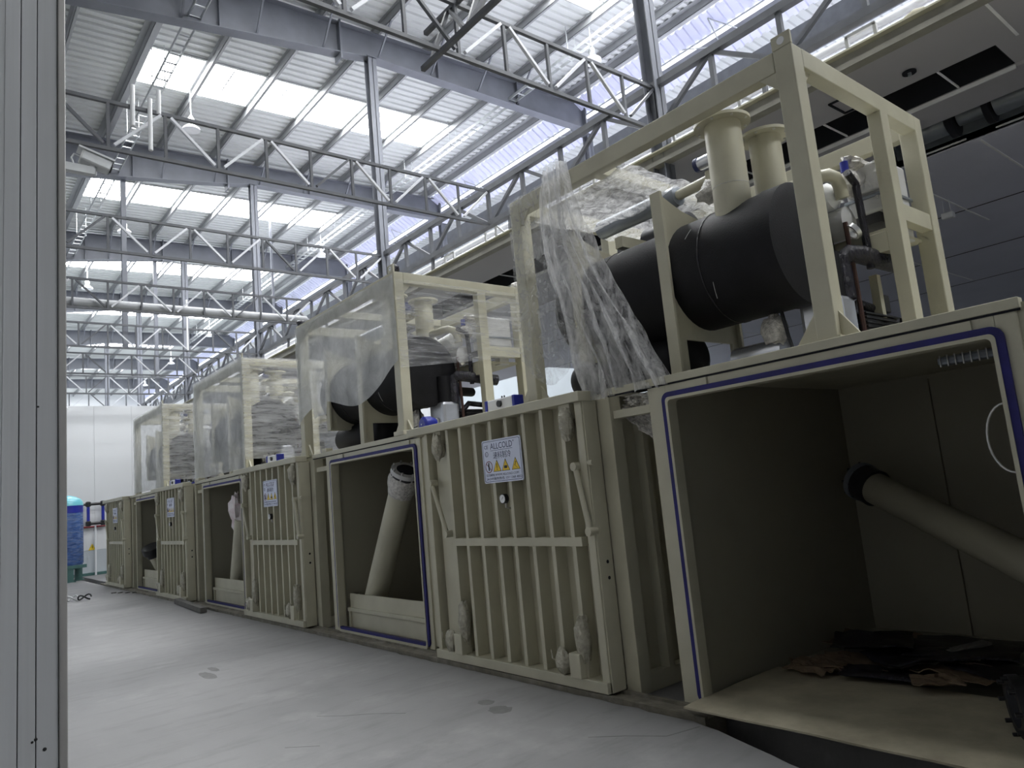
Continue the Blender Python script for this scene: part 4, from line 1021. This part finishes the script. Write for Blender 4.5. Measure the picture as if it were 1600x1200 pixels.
# nearest doorway: pipe, flange, board, rubbish
t = empty('leaning_pipe', (5.0, 1.6, .3), 'long dim pipe with dark flange lying across the nearest doorway', 'pipe')
flanged(t, (5.0, 1.6, .3), (5.36, 1.30, .66), (6.15, 2.92, 1.38), .13, 'cream_shaded', False, 'steel')  # pipe takes the shaded cream, so its dimness is in the colour
t = empty('pipe_flange', (4.5, 1.4, .2), 'dark pipe end with bolted flange at the bottom right corner', 'pipe')
flanged(t, (4.5, 1.4, .2), (4.72, 1.02, .26), (4.44, 1.48, .24), .125, 'blackiron', False, 'blackiron')
bd = MB().grid(lambda u, v: (3.885 + 1.15 * u, 3.24 - .0 * u - 3.3 * v, .088 + .008 * math.sin(u * PI) + .006 * nz(u * 4, v * 6, 0)), 12, 24)
ob = bd.build('floor_board', 'board', fix=False); md = ob.modifiers.new('solid', 'SOLIDIFY'); md.thickness = .012; md.offset = 1
tag(ob, 'tan dusty board lying on the sill of the nearest doorway', 'board')
def scrap(i, x, y, w_, l_, rot, m, lab, cat, lift=.0):
    mb = MB()
    def fn(u, v):
        a = (u - .5) * w_; b_ = (v - .5) * l_
        jag = .03 * nz(u * 5 + i, v * 5, i)
        X = x + a * math.cos(rot) - b_ * math.sin(rot) + jag; Y = y + a * math.sin(rot) + b_ * math.cos(rot) + jag
        return (X, Y, .112 + lift + .05 * abs(nz(u * 2.2 + i, v * 2.2, i * 3)) + (.09 * (u - .5) ** 2 if i % 2 else 0))
    mb.grid(fn, 10, 10)
    o = mb.build('cardboard_scrap' if m == 'card' else 'black_film_scrap', m, fix=False, smooth=(m != 'card')); md = o.modifiers.new('solid', 'SOLIDIFY'); md.thickness = .006; md.offset = 1
    tag(o, lab, cat, 'rubbish on the chamber floor')
scrap(1, 5.25, 2.75, .45, .5, .3, 'card', 'torn cardboard scrap left of the rubbish heap in the nearest chamber', 'scrap')
scrap(2, 5.0, 2.95, .22, .35, -.2, 'card', 'small flat cardboard piece at the front of the rubbish heap', 'scrap')
scrap(3, 5.45, 2.35, .45, .7, .9, 'blackwrap', 'crumpled black film sheet in the middle of the rubbish heap', 'scrap', .05)
scrap(4, 5.05, 2.45, .25, .55, .15, 'blackwrap', 'shiny black film strip at the front of the rubbish heap', 'scrap', .02)
scrap(5, 4.98, 2.10, .22, .28, .5, 'card', 'brown cardboard flap right of the black film', 'scrap', .02)
scrap(6, 5.35, 1.75, .4, .8, -.5, 'blackwrap', 'dark film bundle at the right of the rubbish heap', 'scrap', .03)
scrap(7, 5.85, 2.9, .5, .6, .1, 'card', 'cardboard sheet at the back of the nearest chamber', 'scrap', .02)
scrap(8, 5.15, 3.02, .30, .30, .7, 'card', 'ragged cardboard strip nearest the left wall of the chamber', 'scrap')
scrap(9, 5.55, 2.75, .5, .55, .4, 'blackwrap', 'upturned black film fold towards the back of the heap', 'scrap', .09)
scrap(11, 5.3, 2.05, .4, .5, -.2, 'card', 'dark cardboard lying between the film and the pipe flange', 'scrap', .01)
scrap(12, 5.75, 2.2, .6, .7, .2, 'blackwrap', 'large black film sheet at the back right of the heap', 'scrap', .07)
for k, (p, q) in enumerate((((5.6, 3.0, .12), (5.75, 2.3, .16)), ((5.2, 2.5, .14), (5.9, 2.1, .2)))):
    tag(MB().bar(p, q, .09, .03).build('wood_slat', 'timber'), ['dark wooden slat lying at the back of the rubbish heap', 'dark wooden slat pointing into the nearest chamber'][k], 'slat')
# wire rack lamp under the nearest chamber's ceiling
t = empty('chamber_lamp', (4.6, 1.35, 2.1), 'caged oblong lamp under the ceiling of the nearest chamber', 'lamp')
off = (4.6, 1.35, 2.1)
B(4.55, 4.63, 1.26, 1.62, 2.07, 2.12).build('lamp_body', 'steel', t, off, bevel=.015)
for k in range(9): MB().bar((4.545, 1.28 + .04 * k, 2.06), (4.545, 1.28 + .04 * k, 2.125), .006).build('cage_wire', 'bolt', t, off)
ob = MB().tube([(4.12 + .0, 1.2 + .10 * math.sin(a), 1.62 + .17 * math.cos(a)) for a in [PI * k / 14 for k in range(15)]], .006, 6).build('seal_loop', 'bolt', smooth=True)
tag(ob, 'thin loose loop of seal cord hanging at the right of the nearest doorway', 'cord')

# =================================================================== FAR LEFT AND FLOOR ITEMS
t = empty('pressure_tank', (3.55, 26.6, 0), 'tall blue pressure tank in shiny film with turquoise head', 'tank')
off = (3.55, 26.6, 0)
MB().lathe((3.55, 26.6, .35), (3.55, 26.6, 2.75), [(0, .0), (.02, .2), (.1, .38), (.2, .43), (1.72, .43), (1.75, .43)], 36).build('shell', 'tankblue', t, off, smooth=True)
MB().lathe((3.55, 26.6, 2.09), (3.55, 26.6, 2.75), [(0, .43), (.25, .43)], 36).build('bare_band', 'blue', t, off, smooth=True)
MB().lathe((3.55, 26.6, 2.32), (3.55, 26.6, 2.75), [(0, .435), (.1, .42), (.2, .36), (.28, .22), (.32, .08), (.33, 0)], 36).build('head', 'tanktop', t, off, smooth=True)
for a in (30, 150, 270):
    x = 3.55 + .36 * math.cos(math.radians(a)); y = 26.6 + .36 * math.sin(math.radians(a))
    B(x - .1, x + .1, y - .07, y + .07, 0, .5).build('leg', 'green', t, off)
    B(x - .15, x + .15, y - .12, y + .12, 0, .03).build('foot', 'green', t, off)
B(3.1, 4.0, 26.16, 26.24, .40, .50).build('skirt', 'green', t, off)
t = empty('pipe_loop', (4.6, 28.3, 1.65), 'square loop of dark blue pipes with black elbows before the white wall', 'pipe loop')
off = (4.6, 28.3, 1.65)
for x in (4.38, 4.82): MB().cyl((x, 28.3, 1.75), (x, 28.3, 2.36), .05, 14).build('riser', 'blue', t, off, smooth=True)
for z in (1.73, 2.38): MB().cyl((4.38, 28.3, z), (4.82, 28.3, z), .05, 14).build('cross_pipe', 'blackiron', t, off, smooth=True)
for x in (4.38, 4.82):
    for z in (1.73, 2.38):
        MB().lathe((x, 28.3, z - .09), (x, 28.3, z + .09), [(0, .05), (.03, .085), (.15, .085), (.18, .05)], 14).build('elbow', 'blackiron', t, off, smooth=True)
MB().cyl((3.9, 28.3, 2.38), (4.38, 28.3, 2.38), .04, 12).build('feed_pipe', 'blackiron', t, off, smooth=True)
MB().cyl((4.6, 28.35, 1.65), (4.6, 28.35, .0), .03, 10).build('support', 'whitewall', t, off)
tag(MB().cyl((4.1, 28.552, 1.62), (9, 28.552, 1.62), .03, 10).build('red_pipe', 'red', smooth=True), 'thin red pipe along the far white wall', 'pipe')
t = empty('warning_sign', (4.53, 28.565, .95), 'small yellow triangle warning sign on the far white wall', 'sign')
MB().prism([(4.42, .84), (4.64, .84), (4.53, 1.05)], 1, 28.56, 28.575).build('triangle', 'yellow', t, (4.53, 28.565, .95))
MB().bar((4.53, 28.557, .99), (4.53, 28.557, .90), .018, .004, (0, 1, 0)).build('mark', 'blackprint', t, (4.53, 28.565, .95))
t = empty('wall_lamp', (3.68, 28.4, 5.6), 'small round white lamp at the top of the far wall', 'lamp')
MB().lathe((3.68, 28.4, 5.55), (3.68, 28.4, 5.8), [(0, .03), (.05, .12), (.15, .14), (.22, .08), (.25, .02)], 16).build('globe', 'white', t, (3.68, 28.4, 5.6), smooth=True)
MB().bar((3.68, 28.57, 5.65), (3.68, 28.4, 5.65), .05).build('arm', 'galv', t, (3.68, 28.4, 5.6))
# timber on the floor and loose bits
mb = MB().bar((3.86, 15.35, .05), (3.72, 13.15, .05), .11, .09); ob = mb.build('timber_beam', 'timber', bevel=.008)
tag(ob, 'dark timber beam lying on the floor along the door rail', 'timber')
for k, (x, y, r, s_) in enumerate(((2.66, 19.3, .11, 'left'), (2.88, 19.15, .13, 'right'))):
    ob = MB().tube([(x + r * math.cos(a), y + r * .7 * math.sin(a), .02 + .10 * (1 + math.sin(a * 2)) / 2) for a in [2 * PI * j / 16 for j in range(15)]], .018, 8).build('wire_coil', 'blackiron' if k else 'galv', smooth=True)
    tag(ob, '%s of two small loose wire coils on the floor by the left wall' % s_, 'wire')
for k in range(4):
    x, y = 3.55 + .1 * k, 19.9 - .25 * k + .1 * nz(k, 3, 1)
    o = MB().bar((x, y, .012), (x + .09, y - .05 * (-1) ** k, .014), .035, .02).build('debris_chip', 'timber')
    tag(o, 'tiny dark chip of debris on the floor before the fourth doorway', 'debris', 'chips before the fourth doorway')
def stain(nm, pts, lab):
    pass
